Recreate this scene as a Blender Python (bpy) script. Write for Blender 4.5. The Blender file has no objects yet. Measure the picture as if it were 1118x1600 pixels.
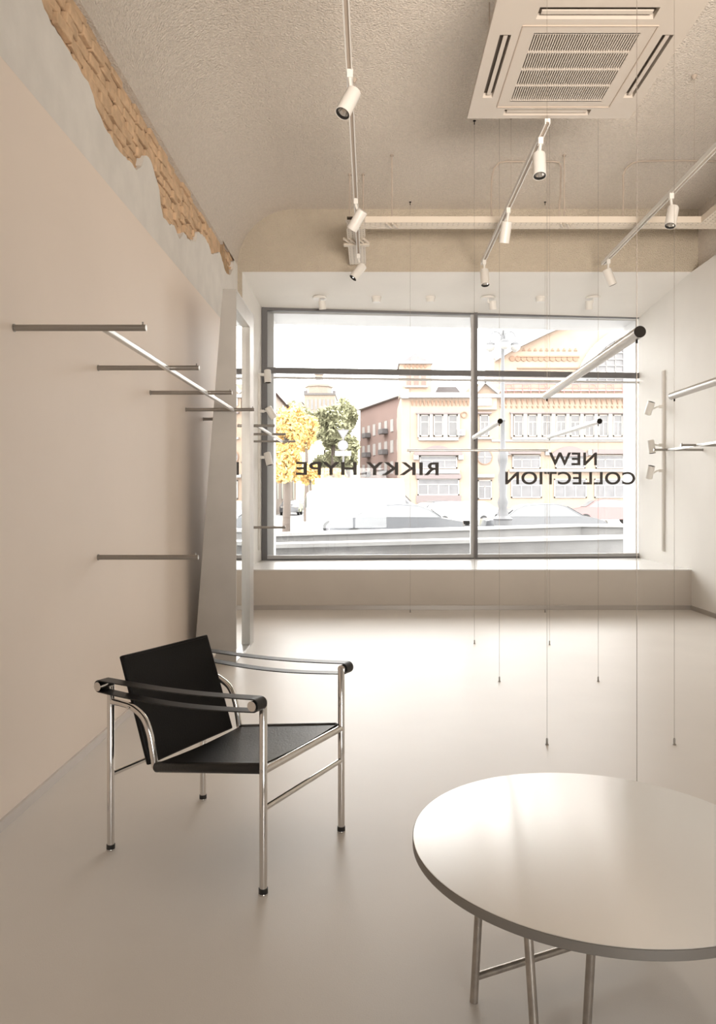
import bpy, math, random
from mathutils import Vector, Matrix
random.seed(7)
C = bpy.context.scene.collection
S = bpy.context.scene
# ------------------------------------------------------------------ camera, sky, exposure
H = 1.3            # lens height
F = 1163.0         # focal length in pixels of the 1118x1600 frame
CX, CY = 580.0, 778.0
cam_d = bpy.data.cameras.new('camera'); cam = bpy.data.objects.new('camera', cam_d); C.objects.link(cam)
cam_d.sensor_fit = 'VERTICAL'; cam_d.sensor_height = 36.0; cam_d.sensor_width = 36.0
cam_d.lens = F * 36.0 / 1600.0
cam_d.shift_x = (559.0 - CX) / 1600.0
cam_d.shift_y = (CY - 800.0) / 1600.0
cam.location = (0, 0, H); cam.rotation_euler = (math.pi / 2, 0, 0)
cam_d.clip_end = 600; cam_d.clip_start = .05
S.camera = cam
S.view_settings.view_transform = 'Standard'
S.view_settings.look = 'None'
S.view_settings.gamma = 1.0
S.view_settings.use_curve_mapping = False
S.view_settings.exposure = 0.43
w = bpy.data.worlds.new('overcast_sky'); S.world = w; w.use_nodes = True
bg = w.node_tree.nodes['Background']
bg.inputs['Color'].default_value = (1.0, .988, .975, 1); bg.inputs['Strength'].default_value = 8.0

def area(name, loc, rot, sx, sy, power, color=(1, 1, 1), portal=False):
    l = bpy.data.lights.new(name, 'AREA'); l.shape = 'RECTANGLE'; l.size = sx; l.size_y = sy; l.energy = power
    l.color = color
    if portal: l.cycles.is_portal = True
    o = bpy.data.objects.new(name, l); C.objects.link(o); o.location = loc; o.rotation_euler = rot
    return o
area('front_portal', (1.12, 10.25, 2.15), (-math.pi / 2, 0, math.radians(4.65)), 5.1, 3.4, 1, portal=True)
area('rear_portal', (1.7, -3.05, 1.3), (math.pi / 2, 0, 0), 2.2, 2.0, 1, portal=True)
def wash(loc, target, sx, sy, power, color, spread):
    o = area('added_fill_light', loc, (0, 0, 0), sx, sy, power, color); o.data.spread = math.radians(spread)
    o.rotation_euler = (Vector(target) - Vector(loc)).to_track_quat('-Z', 'Y').to_euler()
wash((1.6, -1.2, 1.5), (1.3, 7.5, 4.9), 2.6, .8, 60, (1.0, .89, .79), 60)      # added warm fill lights behind the camera, with no fixture around them
wash((1.6, -1.6, 2.2), (1.4, 1.5, 4.66), 2.6, 1.0, 3, (1.0, .89, .79), 90)

# ------------------------------------------------------------------ helpers
def P(px, py, Y):          # a point at depth Y seen at pixel (px, py)
    return Vector(((px - CX) * Y / F, Y, H + (CY - py) * Y / F))
def onfloor(px, py, z=0.0):
    Y = F * (H - z) / (py - CY); return Vector(((px - CX) * Y / F, Y, z))

WM = {}
def wm(o): return WM.get(o.name, Matrix.Identity(4))
def tag(o, label=None, cat=None, group=None, kind=None):
    if label: o['label'] = label
    if cat: o['category'] = cat
    if group: o['group'] = group
    if kind: o['kind'] = kind
    return o
def thing(name, label, cat, loc=(0, 0, 0), group=None, rotz=0, kind=None):
    o = bpy.data.objects.new(name, None); C.objects.link(o)
    o.empty_display_size = .1
    o.location = loc; o.rotation_euler = (0, 0, rotz)
    WM[o.name] = Matrix.Translation(Vector(loc)) @ Matrix.Rotation(rotz, 4, 'Z')
    return tag(o, label, cat, group, kind)

def frame_of(d, up=Vector((0, 0, 1))):
    d = d.normalized()
    if abs(d.dot(up)) > .98: up = Vector((0, 1, 0))
    s = d.cross(up).normalized(); u = s.cross(d).normalized()
    return s, u
class MB:
    def __init__(s): s.v = []; s.f = []; s.m = []; s.cur = 0
    def add(s, vs, fs):
        b = len(s.v); s.v += [Vector(x) for x in vs]; s.f += [[i + b for i in f] for f in fs]; s.m += [s.cur] * len(fs); return s
    def box(s, a, b, M=None):
        x0, y0, z0 = a; x1, y1, z1 = b
        vs = [Vector(q) for q in ((x0,y0,z0),(x1,y0,z0),(x1,y1,z0),(x0,y1,z0),(x0,y0,z1),(x1,y0,z1),(x1,y1,z1),(x0,y1,z1))]
        if M is not None: vs = [M @ q for q in vs]
        return s.add(vs, [(0,3,2,1),(4,5,6,7),(0,1,5,4),(1,2,6,5),(2,3,7,6),(3,0,4,7)])
    def bar(s, p, q, wd, ht, up=Vector((0,0,1))):       # rectangular bar between two points
        p, q = Vector(p), Vector(q); a, u = frame_of(q - p, up)
        r = [(-1,-1),(1,-1),(1,1),(-1,1)]
        vs = [c + a*(i*wd/2) + u*(j*ht/2) for c in (p, q) for i, j in r]
        return s.add(vs, [(0,1,2,3),(7,6,5,4),(0,4,5,1),(1,5,6,2),(2,6,7,3),(3,7,4,0)])
    def tube(s, pts, r, n=16, caps=True, radii=None):
        pts = [Vector(p) for p in pts]; k = len(pts); rings = []
        up = None
        for i, p in enumerate(pts):
            d = (pts[min(i+1, k-1)] - pts[max(i-1, 0)]).normalized()
            if up is None: a, u = frame_of(d)
            else:
                a = d.cross(up).normalized(); u = a.cross(d).normalized()
            up = u
            rr = radii[i] if radii else r
            rings.append([p + (a*math.cos(t) + u*math.sin(t))*rr for t in [2*math.pi*j/n for j in range(n)]])
        vs = [q for ring in rings for q in ring]; fs = []
        for i in range(k-1):
            for j in range(n):
                fs.append((i*n+j, i*n+(j+1) % n, (i+1)*n+(j+1) % n, (i+1)*n+j))
        if caps: fs.append(list(range(n))[::-1]); fs.append([(k-1)*n+j for j in range(n)])
        return s.add(vs, fs)
    def cyl(s, p, q, r, n=24, r2=None):
        return s.tube([p, q], r, n, radii=[r, r if r2 is None else r2])
    def lathe(s, o, d, prof, n=28, caps=True):            # prof: (radius, distance along d)
        o = Vector(o); d = Vector(d).normalized(); a, u = frame_of(d); vs = []; k = len(prof)
        for r, h in prof:
            for j in range(n):
                t = 2*math.pi*j/n; vs.append(o + d*h + (a*math.cos(t) + u*math.sin(t))*r)
        fs = [(i*n+j, i*n+(j+1) % n, (i+1)*n+(j+1) % n, (i+1)*n+j) for i in range(k-1) for j in range(n)]
        if caps: fs.append(list(range(n))[::-1]); fs.append([(k-1)*n+j for j in range(n)])
        return s.add(vs, fs)
    def prism(s, poly, off):                              # planar polygon (3-D points) pushed by off
        poly = [Vector(p) for p in poly]; off = Vector(off); n = len(poly)
        vs = poly + [p + off for p in poly]
        return s.add(vs, [list(range(n))[::-1], [n+i for i in range(n)]] + [(i, (i+1) % n, n+(i+1) % n, n+i) for i in range(n)])
    def grid(s, fn, nu, nv):
        vs = [fn(i/nu, j/nv) for i in range(nu+1) for j in range(nv+1)]
        return s.add(vs, [(i*(nv+1)+j, (i+1)*(nv+1)+j, (i+1)*(nv+1)+j+1, i*(nv+1)+j+1) for i in range(nu) for j in range(nv)])
    def build(s, name, mat, parent=None, smooth=True, bevel=0, recalc=True):
        import bmesh
        me = bpy.data.meshes.new(name)
        vs = s.v
        inv = wm(parent).inverted() if parent is not None else None
        org = Vector((0, 0, 0))
        if parent is None:
            xs = [v.x for v in vs]; ys = [v.y for v in vs]; zs = [v.z for v in vs]
            org = Vector(((min(xs)+max(xs))/2, (min(ys)+max(ys))/2, min(zs)))
            vs = [v - org for v in vs]
        else: vs = [inv @ v for v in vs]
        me.from_pydata([tuple(v) for v in vs], [], s.f)
        mats = mat if isinstance(mat, (list, tuple)) else [mat]
        for m_ in mats: me.materials.append(m_)
        if len(mats) > 1:
            for i, p in enumerate(me.polygons): p.material_index = s.m[i]
        if recalc:
            bm = bmesh.new(); bm.from_mesh(me); bmesh.ops.recalc_face_normals(bm, faces=bm.faces); bm.to_mesh(me); bm.free()
        me.update()
        if smooth:
            me.shade_smooth(); me.set_sharp_from_angle(angle=math.radians(38))
        o = bpy.data.objects.new(name, me); C.objects.link(o)
        if parent is not None:
            o.parent = parent; WM[o.name] = wm(parent)
        else:
            o.location = org; WM[o.name] = Matrix.Translation(org)
        if bevel:
            md = o.modifiers.new('bevel', 'BEVEL'); md.width = bevel; md.segments = 2; md.limit_method = 'ANGLE'
        return o
def struct(name, mb, mat, **k):
    o = mb.build(name, mat, **k); o['kind'] = 'structure'; return o

def mat(name, col, rough=.5, metal=0., bump=0., bdist=.01, bscale=60., var=0., vscale=3., coat=0., spec=.5, detail=4., aniso=0., tint=None):
    m = bpy.data.materials.new(name); m.use_nodes = True; nt = m.node_tree; b = nt.nodes['Principled BSDF']
    b.inputs['Base Color'].default_value = (*col, 1); b.inputs['Roughness'].default_value = rough
    b.inputs['Metallic'].default_value = metal; b.inputs['Specular IOR Level'].default_value = spec
    b.inputs['Coat Weight'].default_value = coat; b.inputs['Anisotropic'].default_value = aniso
    geo = nt.nodes.new('ShaderNodeNewGeometry')
    if bump:
        n = nt.nodes.new('ShaderNodeTexNoise'); n.inputs['Scale'].default_value = bscale; n.inputs['Detail'].default_value = detail
        bp = nt.nodes.new('ShaderNodeBump'); bp.inputs['Strength'].default_value = bump; bp.inputs['Distance'].default_value = bdist
        nt.links.new(geo.outputs['Position'], n.inputs['Vector']); nt.links.new(n.outputs['Fac'], bp.inputs['Height'])
        nt.links.new(bp.outputs['Normal'], b.inputs['Normal'])
    n = nt.nodes.new('ShaderNodeTexNoise'); n.inputs['Scale'].default_value = vscale; n.inputs['Detail'].default_value = 5
    nt.links.new(geo.outputs['Position'], n.inputs['Vector'])
    r = nt.nodes.new('ShaderNodeValToRGB'); r.color_ramp.elements[0].position = .3; r.color_ramp.elements[1].position = .7
    lo = [c * (1 - var) for c in col]; hi = [min(1, c * (1 + var)) for c in (tint or col)]
    r.color_ramp.elements[0].color = (*lo, 1); r.color_ramp.elements[1].color = (*hi, 1)
    nt.links.new(n.outputs['Fac'], r.inputs['Fac']); nt.links.new(r.outputs['Color'], b.inputs['Base Color'])
    return m

# ------------------------------------------------------------------ materials
M = {}
M['floor'] = mat('poured_floor', (.74, .695, .645), .36, bump=.06, bscale=220, var=.02, vscale=2.0, spec=.14)
M['panel'] = mat('wall_panel_paint', (.86, .755, .66), .55, bump=.03, bscale=40, var=.02, vscale=1.2)
M['plaster'] = mat('white_plaster', (.76, .73, .68), .8, bump=.15, bscale=22, var=.05, vscale=5)
M['reveal'] = mat('smooth_plaster', (.80, .77, .72), .7, bump=.05, bscale=30, var=.02, vscale=2)
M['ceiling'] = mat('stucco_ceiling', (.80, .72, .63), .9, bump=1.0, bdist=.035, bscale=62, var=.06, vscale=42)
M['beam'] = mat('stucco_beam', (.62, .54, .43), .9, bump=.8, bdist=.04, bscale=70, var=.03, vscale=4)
M['brick'] = mat('exposed_brick', (.66, .46, .29), .95, bump=1.0, bscale=38, var=.16, vscale=9)
M['mortar'] = mat('old_mortar', (.26,.16,.09), 1., bump=1.0, bscale=60, var=.3, vscale=20)
M['lath'] = mat('wood_lath', (.42, .28, .16), .8, var=.15, vscale=14)
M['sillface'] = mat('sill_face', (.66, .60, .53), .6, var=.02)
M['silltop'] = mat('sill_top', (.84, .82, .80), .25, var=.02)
M['skirting'] = mat('skirting_metal', (.50, .46, .42), .35, metal=.6)
M['skirt2'] = mat('skirting_light', (.66, .61, .57), .4, metal=.15)
M['white'] = mat('white_powder_coat', (.76, .73, .68), .4)
M['acwhite'] = mat('ac_plastic', (.51, .45, .385), .45)
M['acdark'] = mat('ac_dark', (.10, .08, .06), .7)
M['black'] = mat('black_plastic', (.012, .011, .010), .4)
M['lens'] = mat('lamp_reflector', (.75, .73, .70), .15, metal=.9)
M['chrome'] = mat('chrome', (.72, .70, .68), .10, metal=1.)
M['satin'] = mat('satin_steel', (.33, .31, .285), .36, metal=.9, bump=.02, bscale=120)
M['satin2'] = mat('light_satin_steel', (.66, .65, .63), .30, metal=.8)
M['mirrorframe'] = mat('brushed_aluminium', (.52, .50, .47), .42, metal=.5, var=.05, vscale=4)
M['mirror'] = mat('mirror_glass', (.93, .94, .93), .01, metal=1.)
M['leather'] = mat('black_leather', (.007, .006, .0055), .36, bump=.10, bscale=160, spec=.14)
M['seatleather'] = mat('seat_leather', (.007, .006, .0055), .38, bump=.12, bscale=120, spec=.55)
M['strap'] = mat('black_strap', (.012, .011, .010), .40, bump=.05, bscale=120, spec=.4)
M['capdark'] = mat('dark_bar_cap', (.012, .010, .008), .8, spec=.1)
M['wire'] = mat('steel_wire', (.30, .26, .22), .4, metal=.7)
M['tabletop'] = mat('brushed_table', (.93, .92, .90), .29, metal=.80, bump=.0)
M['tableedge'] = mat('table_edge', (.27, .25, .23), .45, metal=.6)
M['tableleg'] = mat('table_leg_steel', (.40, .36, .32), .38, metal=.85, bump=.04, bscale=90, var=.15, vscale=30)
M['frame'] = mat('window_frame_grey', (.13, .125, .125), .5)
M['framelight'] = mat('window_frame_light', (.50, .49, .48), .45)
M['letters'] = mat('dark_vinyl', (.045, .038, .034), .6)
M['traymetal'] = mat('painted_tray', (.68, .60, .50), .55)
M['hook'] = mat('painted_hook', (.46, .38, .31), .7)
def glassmat():
    m = bpy.data.materials.new('window_glass'); m.use_nodes = True; nt = m.node_tree; nt.nodes.clear()
    o = nt.nodes.new('ShaderNodeOutputMaterial'); mx = nt.nodes.new('ShaderNodeMixShader')
    t = nt.nodes.new('ShaderNodeBsdfTransparent'); g = nt.nodes.new('ShaderNodeBsdfGlossy'); g.inputs['Roughness'].default_value = .0
    t.inputs['Color'].default_value = (.97, .975, .97, 1)
    fr = nt.nodes.new('ShaderNodeFresnel'); fr.inputs['IOR'].default_value = 1.45
    nt.links.new(fr.outputs[0], mx.inputs[0]); nt.links.new(t.outputs[0], mx.inputs[1]); nt.links.new(g.outputs[0], mx.inputs[2])
    nt.links.new(mx.outputs[0], o.inputs[0]); return m
M['glass'] = glassmat()
# brushed table top: highlights stretched front to back
nt = M['tabletop'].node_tree; b = nt.nodes['Principled BSDF']
b.inputs['Anisotropic'].default_value = 1.0
tg = nt.nodes.new('ShaderNodeCombineXYZ'); tg.inputs[0].default_value = math.sin(math.radians(8.5)); tg.inputs[1].default_value = math.cos(math.radians(8.5))
nt.links.new(tg.outputs[0], b.inputs['Tangent'])

# ------------------------------------------------------------------ room shell
XL, XP, XR, YB, YW = -1.556, -1.45, 3.72, -3.0, 8.66
ZC, ZS, ZREC = 4.66, 4.0, 3.93
struct('floor', MB().box((-1.9, YB-.2, -.2), (4.1, YW+.1, 0)), M['floor'])
# ceiling with the coved left side
prof = [(XL, ZS)]
for i in range(1, 15):
    t = math.pi - i*math.pi/2/14; prof.append((XL+.66 + .66*math.cos(t), ZS + .66*math.sin(t)))
prof[-1] = (XL+.66, ZC); prof += [(XL+.66, ZC+.2), (XL-.35, ZC+.2), (XL-.35, ZS+.03), (XL-.01, ZS+.03)]
struct('ceiling', MB().box((XL+.66, YB, ZC), (3.9, YW, ZC+.2)), M['ceiling'])
struct('ceiling_cove', MB().prism([(x, YB, z) for x, z in prof], (0, YW-YB, 0)), M['ceiling'])
# beam over the window recess and the narrow pier at its left
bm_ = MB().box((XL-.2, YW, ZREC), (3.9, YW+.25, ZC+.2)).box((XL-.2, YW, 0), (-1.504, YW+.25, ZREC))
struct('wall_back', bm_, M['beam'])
# left wall: backing, exposed bricks, torn plaster, smooth panel
struct('wall_left_backing', MB().box((XL-.3, YB, 0), (XL-.055, YW, ZS+.05)), M['mortar'])
edge_px = [(40,-60),(65,0),(80,38),(95,58),(105,75),(114,92),(120,97),(127,113),(138,128),(146,150),(150,168),(158,184),(163,198),(172,210),(180,228),
 (190,240),(199,250),(206,255),(213,266),(219,262),(222,258),(226,243),(229,243),(235,250),(240,265),(245,282),(249,297),(251,320),(255,340),(262,347),(265,353),(268,350),
 (272,352),(275,360),(280,373),(283,370),(287,363),(291,367),(293,374),(301,376),(306,378),(308,364),(310,362),(315,366),(322,374),(327,385),(330,397),(333,398),
 (338,395),(343,394),(346,402),(350,418),(354,428),(358,430),(361,427),(364,421),(364,412),(367,405),(368,400)]
def onleft(px, py, X=XL):
    Y = F*(-X)/(CX-px); return (Y, H + (CY-py)*Y/F)
edge = [onleft(*p) for p in edge_px]
dens = []
for (a, b_) in zip(edge, edge[1:]):
    n = max(1, int(math.hypot(b_[0]-a[0], b_[1]-a[1]) / .035))
    for i in range(n):
        t = i/n; k = 0 if i == 0 else .008
        dens.append((a[0]+(b_[0]-a[0])*t + random.uniform(-k, k), a[1]+(b_[1]-a[1])*t + random.uniform(-k, k)))
dens.append(edge[-1])
y0, z0 = dens[0]
poly = [(YB, 0), (YW, 0), (YW, min(ZS, dens[-1][1]))] + [(y, min(z, ZS-.002)) for y, z in dens[::-1]] + [(YB, z0)]
# triangulation-safe strips instead of one concave n-gon
pl = MB(); X0, X1 = XL, XL-.05
strip = [(YB, z0)] + [(y, min(z, ZS)) for y, z in dens if y < YW-.01] + [(YW, min(ZS, dens[-1][1]))]
srt = [strip[0]]
for y, z in strip[1:]:
    if y <= srt[-1][0] + .002: srt[-1] = (srt[-1][0], min(srt[-1][1], z)) if False else srt[-1]; continue
    srt.append((y, z))
vs = []
for y, z in srt: vs += [(X0, y, 0), (X0, y, z), (X1, y, z), (X1, y, 0)]
fs = []
for i in range(len(srt)-1):
    a = i*4; fs += [(a, a+4, a+5, a+1), (a+1, a+5, a+6, a+2), (a+2, a+6, a+7, a+3)]
pl.add(vs, fs); struct('wall_left', pl, M['plaster'], smooth=False, recalc=False)
bk = MB()
z = 2.9; row = 0
while z < ZS + .01:
    h = .068; y = 1.6 + (row % 2)*.12
    while y < 8.6:
        L = random.uniform(.10, .25)
        if not (7.3 < y < 7.75):
            dx = random.uniform(-.020, .014); a = random.uniform(-.07, .07)
            c = Vector((XL-.05+dx, y+L/2, z+h/2))
            Mx = Matrix.Translation(c) @ Matrix.Rotation(a, 4, 'Z') @ Matrix.Rotation(random.uniform(-.04, .04), 4, 'X')
            g_ = random.uniform(.003, .010); bk.box((-.06, -L/2+g_, -h/2+g_*.6), (.02, L/2-.004, h/2-.002), Mx)
        y += L + random.uniform(0, .012)
    z += h + .004; row += 1
bk.box((XL-.06, 7.3, 3.2), (XL-.02, 7.76, ZS+.02))
struct('wall_left_bricks', bk, M['brick'], bevel=.008)
struct('trim_2', MB().box((XL-.05, YB, 3.95), (XL+.004, 7.78, ZS+.002)), M['ceiling'])
lt = MB()
for i in range(4): lt.box((XL-.03, 7.80+i*.11, 3.5), (XL-.008, 7.80+i*.11+.055, ZS-.02-.05*i))
struct('wall_left_lath', lt, M['lath'])
struct('wall_left_panel', MB().box((XL, YB, .041), (XP, 8.55, 3.03)), M['panel'], bevel=.004)
struct('baseboard_left', MB().box((XL, YB, 0), (XP+.012, 8.56, .043)), M['skirt2'])
# right wall: smooth lower part, stucco ledge above
struct('wall_right', MB().box((XR, YB, 0), (XR+.3, 10.55, ZREC)), M['reveal'])
struct('wall_right_upper', MB().box((3.80, YB, ZREC), (4.1, YW, ZC+.1)), M['ceiling'])
struct('baseboard_right', MB().box((XR-.012, YB, 0), (XR, YW, .05)), M['skirting'])
# rear wall; the window behind the camera is added to let in fill daylight
struct('wall_rear', MB().box((-1.9, YB-.2, 0), (.6, YB, 4.8)).box((2.8, YB-.2, 0), (4.1, YB, 4.8)).box((.6, YB-.2, 0), (2.8, YB, .3)).box((.6, YB-.2, 2.3), (2.8, YB, 4.8)), M['plaster'])
rw = thing('added_window', None, None, (.6, YB-.1, .3), kind='structure')
for a_, b_ in ((.6, .66), (2.74, 2.8), (1.67, 1.73)): MB().box((a_, YB-.14, .3), (b_, YB-.06, 2.3)).build('frame', M['frame'], rw)
for z_ in (.3, 2.24): MB().box((.66, YB-.14, z_), (2.74, YB-.06, z_+.06)).build('frame', M['frame'], rw)
MB().box((.66, YB-.105, .36), (2.74, YB-.10, 2.24)).build('glass', M['glass'], rw, smooth=False)
# recess
WY0, WY1 = 9.91, 10.35
sill = MB().prism([(-1.504, YW, 0), (XR, YW, 0), (XR, 10.5, 0), (-1.46, 10.1, 0)], (0, 0, .455))
struct('wall_sill', sill, M['sillface'])
struct('trim_1', MB().prism([(-1.504, YW-.004, .455), (XR, YW-.004, .455), (XR, 10.45, .455), (-1.46, 10.05, .455)], (0, 0, .012)), M['silltop'])
struct('baseboard_back', MB().box((-1.504, YW-.014, 0), (XR-.01, YW, .05)), M['skirting'])
struct('wall_recess_left', MB().prism([(-1.504, YW+.01, .46), (-1.46, 10.1, .46), (-1.9, 10.1, .46), (-1.9, YW+.26, .46), (-1.504, YW+.26, .46)][:4], (0, 0, 3.6)), M['reveal'])
rc = MB(); rc.add([(-1.9, YW, ZREC), (3.9, YW, ZREC), (3.9, 10.6, 3.79), (-1.9, 10.6, 3.79), (-1.9, YW+.02, 4.2), (3.9, YW+.02, 4.2), (3.9, 10.6, 4.2), (-1.9, 10.6, 4.2)],
 [(0,1,2,3),(4,5,6,7),(0,1,5,4),(1,2,6,5),(2,3,7,6),(3,0,4,7)])
struct('ceiling_recess', rc, M['reveal'], smooth=False)

# ------------------------------------------------------------------ shop window
ang = math.atan2(WY1-WY0, XR+1.46)
win = thing('window_1', None, None, (-1.46, WY0, .467), rotz=ang, kind='structure')
WMx = wm(win)
def W(x, y, z): return WMx @ Vector((x, y, z))
LW = (XR+1.46)/math.cos(ang)
ZT = 3.845-.467
def wbox(mb, a, b): return mb.box(a, b, WMx)
def zt(x): return (3.845 - .045*x/LW) - .467
f1 = MB(); wbox(f1, (0, 0, 0), (.072, .06, ZT+.05)); f1.build('frame', M['frame'], win)
f1 = MB(); wbox(f1, (.072, 0, ZT-.045), (LW, .06, ZT+.0)); f1.build('frame', M['frame'], win)
f1 = MB(); wbox(f1, (.072, -.01, 0), (LW, .06, .018)); f1.build('frame', M['frame'], win)
f1 = MB(); wbox(f1, (.072, .01, .018), (LW, .055, .065)); f1.build('frame', M['framelight'], win)
mx = (1.40+1.46)/math.cos(ang)
f1 = MB(); wbox(f1, (mx-.005, -.02, 0), (mx+.045, .06, ZT)); f1.build('mullion', M['frame'], win)
f1 = MB(); wbox(f1, (mx-.045, 0, 0), (mx-.006, .06, ZT)); f1.build('mullion', M['framelight'], win)
zt0 = 3.0-.467-.035
for a_, b_ in ((.072, mx-.045), (mx+.045, LW)):
    f1 = MB(); wbox(f1, (a_, -.005, zt0), (b_, .06, zt0+.075)); f1.build('transom', M['frame'], win)
    f1 = MB(); wbox(f1, (a_, .0, zt0-.07), (b_, .05, zt0-.045)); f1.build('transom', M['framelight'], win)
    for z0_, z1_ in ((.065, zt0-.07), (zt0+.075, ZT-.045)):
        g = MB(); wbox(g, (a_, .030, z0_), (b_, .034, z1_)); g.build('glass', M['glass'], win, smooth=False)
# outer reveal of the facade around the window
ob = MB()
wbox(ob, (-.6, .10, -1.2), (.155, .75, 5)); wbox(ob, (LW-.01, .10, -1.2), (LW+1.5, .5, 5)); wbox(ob, (.1, .10, ZT-.06), (LW+.2, .75, 5)); wbox(ob, (.1, .10, -1.2), (LW+.2, .5, .02))
M['outer'] = mat('outer_cladding', (.50, .49, .48), .45, var=.05)
struct('wall_outer', ob, M['outer'])

# lettering on the glass (reads from the street)
def lettering(text, px0, px1, py0, py1, label, name='window_lettering', off=.020):
    cu = bpy.data.curves.new('t', 'FONT'); cu.body = text; cu.size = 1; cu.offset = off; cu.space_character = 1.08
    to = bpy.data.objects.new('t', cu); C.objects.link(to)
    dg = bpy.context.evaluated_depsgraph_get(); dg.update()
    me = bpy.data.meshes.new_from_object(to.evaluated_get(dg)); bpy.data.objects.remove(to)
    xs = [v.co.x for v in me.vertices]; ys = [v.co.y for v in me.vertices]
    x0, x1, y0, y1 = min(xs), max(xs), min(ys), max(ys)
    def hit(px, py):
        dx = (px-CX)/F; dz = (CY-py)/F; n = Vector((-math.sin(ang), math.cos(ang), 0)); o = W(0, .024, 0)
        t = (o-Vector((0, 0, H))).dot(n)/Vector((dx, 1, dz)).dot(n); return Vector((dx*t, t, H+dz*t))
    out = MB(); a = hit(px0, py1); b = hit(px1, py1); c = hit((px0+px1)/2, py0); zb = a.z; ztp = c.z
    vs = []
    for v in me.vertices:
        u = (v.co.x-x0)/(x1-x0); k = (v.co.y-y0)/(y1-y0)
        p = b.lerp(a, u); vs.append(Vector((p.x, p.y, zb+(ztp-zb)*k)))
    back = [v + Vector((-math.sin(ang), math.cos(ang), 0))*.003 for v in vs]
    n = len(vs); fs = [list(p.vertices) for p in me.polygons]; par = list(range(n))
    def root(i):
        while par[i] != i: i = par[i]
        return i
    for f in fs:
        for i in f[1:]: par[root(i)] = root(f[0])
    c = sum(vs, Vector())/n; t = thing(name, label, 'lettering', (c.x, c.y, zb))
    for k in sorted({root(i) for i in range(n) if any(i in f for f in fs)}):
        ff = [f for f in fs if root(f[0]) == k]; m_ = MB(); m_.add(vs + back, ff + [[i+n for i in f][::-1] for f in ff])
        used = sorted({i for f in m_.f for i in f}); ix = {q: r for r, q in enumerate(used)}
        m_.v = [m_.v[q] for q in used]; m_.f = [[ix[i] for i in f] for f in m_.f]
        m_.build('letter', M['letters'], t, smooth=False, recalc=False)
    return t
lettering('RIKKY HYPE', 462, 685, 722, 742, 'dark vinyl letters RIKKY HYPE seen mirrored on the left window pane')
lettering('NEW', 857, 932, 707, 727, 'dark vinyl word NEW seen mirrored on the right window pane')
lettering('COLLECTION', 789, 992, 737, 757, 'dark vinyl word COLLECTION seen mirrored below the word NEW')

# ------------------------------------------------------------------ spotlights
def spotlight(mount, body, axis, label, group, L=.185, r=.047, base='box', basedir=(0, 0, -1)):
    """mount: where the adapter meets its track; body: upper end of the can; axis: where it aims"""
    t = thing('spotlight', label, 'spotlight', mount, group)
    m = Vector(mount); bdir = Vector(basedir).normalized(); a = Vector(axis).normalized(); body = Vector(body)
    mb = MB()
    if base == 'box':
        s_, u_ = frame_of(bdir); mb.bar(m, m + bdir*.05, .036, .036, Vector((0, 1, 0)))
    elif base == 'disc': mb.lathe(m, bdir, [(.001, 0), (.09, 0), (.09, .018), (.08, .026), (.001, .026)], caps=False)
    mb.build('mount', M['white'], t)
    knee = m + bdir*.05
    hang = body + a*.045
    MB().tube([knee-bdir*.03, knee+bdir*.012, hang], .011, 12).build('stem', M['white'], t)
    can = MB().lathe(body, a, [(.001, 0), (r-.008, 0), (r-.002, .004), (r, .012), (r, L), (r-.0035, L), (r-.004, L-.03)], 36, caps=False)
    can.build('housing', M['white'], t)
    MB().lathe(body, a, [(r-.0035, L-.001), (r-.0035, L-.012), (r-.012, L-.018), (r-.013, L-.004), (r-.0035, L-.001)], 36, caps=False).build('rim', M['black'], t)
    MB().lathe(body, a, [(r-.012, L-.016), (r-.018, L-.035), (r*.35, L-.06), (.001, L-.062)], 36, caps=False).build('reflector', M['lens'], t)
    return t
ZTR = 3.90; KT = 2.6/2.7      # track height
def track(x0, y0, x1, y1, z, label, hooks):
    x0, y0, x1, y1 = x0*KT, y0*KT, x1*KT, y1*KT; hooks = [h*KT for h in hooks]
    t = thing('lighting_track', label, 'lighting track', ((x0+x1)/2, (y0+y1)/2, z), 'suspended lighting tracks')
    p, q = Vector((x0, y0, z+.02)), Vector((x1, y1, z+.02)); d = (q-p).normalized(); s = Vector((d.y, -d.x, 0))
    mb = MB().bar(p, q, .038, .024).bar(p + s*.015 - Vector((0,0,.018)), q + s*.015 - Vector((0,0,.018)), .008, .016).bar(p - s*.015 - Vector((0,0,.018)), q - s*.015 - Vector((0,0,.018)), .008, .016)
    mb.build('rail', M['white'], t)
    MB().bar(p - Vector((0,0,.0135)), q - Vector((0,0,.0135)), .021, .003).build('slot', M['hook'], t)
    for yy in hooks:
        k = (yy-y0)/(y1-y0); xx = x0+(x1-x0)*k
        h = MB().tube([(xx, yy, z+.03), (xx, yy, ZC-.01)], .0016, 6).build('suspension_wire', M['hook'], t)
        MB().lathe((xx, yy, ZC+.002), (0, 0, -1), [(.001, 0), (.022, 0), (.022, .008), (.008, .03), (.001, .032)], 14, caps=False).build('ceiling_hook', M['hook'], t)
track(-.135, -1.5, -.143, 8.33, ZTR, 'white suspended track at left, the one nearest the exposed brick', (6.2, 2.0))
track(1.268, 5.36, 1.283, 8.62, ZTR, 'white suspended track in the middle, starting at the air conditioner', (6.8,))
track(2.62, -1.5, 2.68, 8.62, ZTR, 'white suspended track at right, nearest the right wall', (6.15, 2.0))
G = 'white spotlights on the suspended tracks'
def tspot(x, y, off, ax, label, z=ZTR):
    m = Vector((x*KT, y*KT, ZTR)); a = Vector(ax).normalized()
    spotlight(m, m + Vector(off), a, label, G)
tspot(-.135, 4.70, (.025, 0, -.13), (-.42, -.35, -1), 'nearest and largest white spotlight on the left track')
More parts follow.
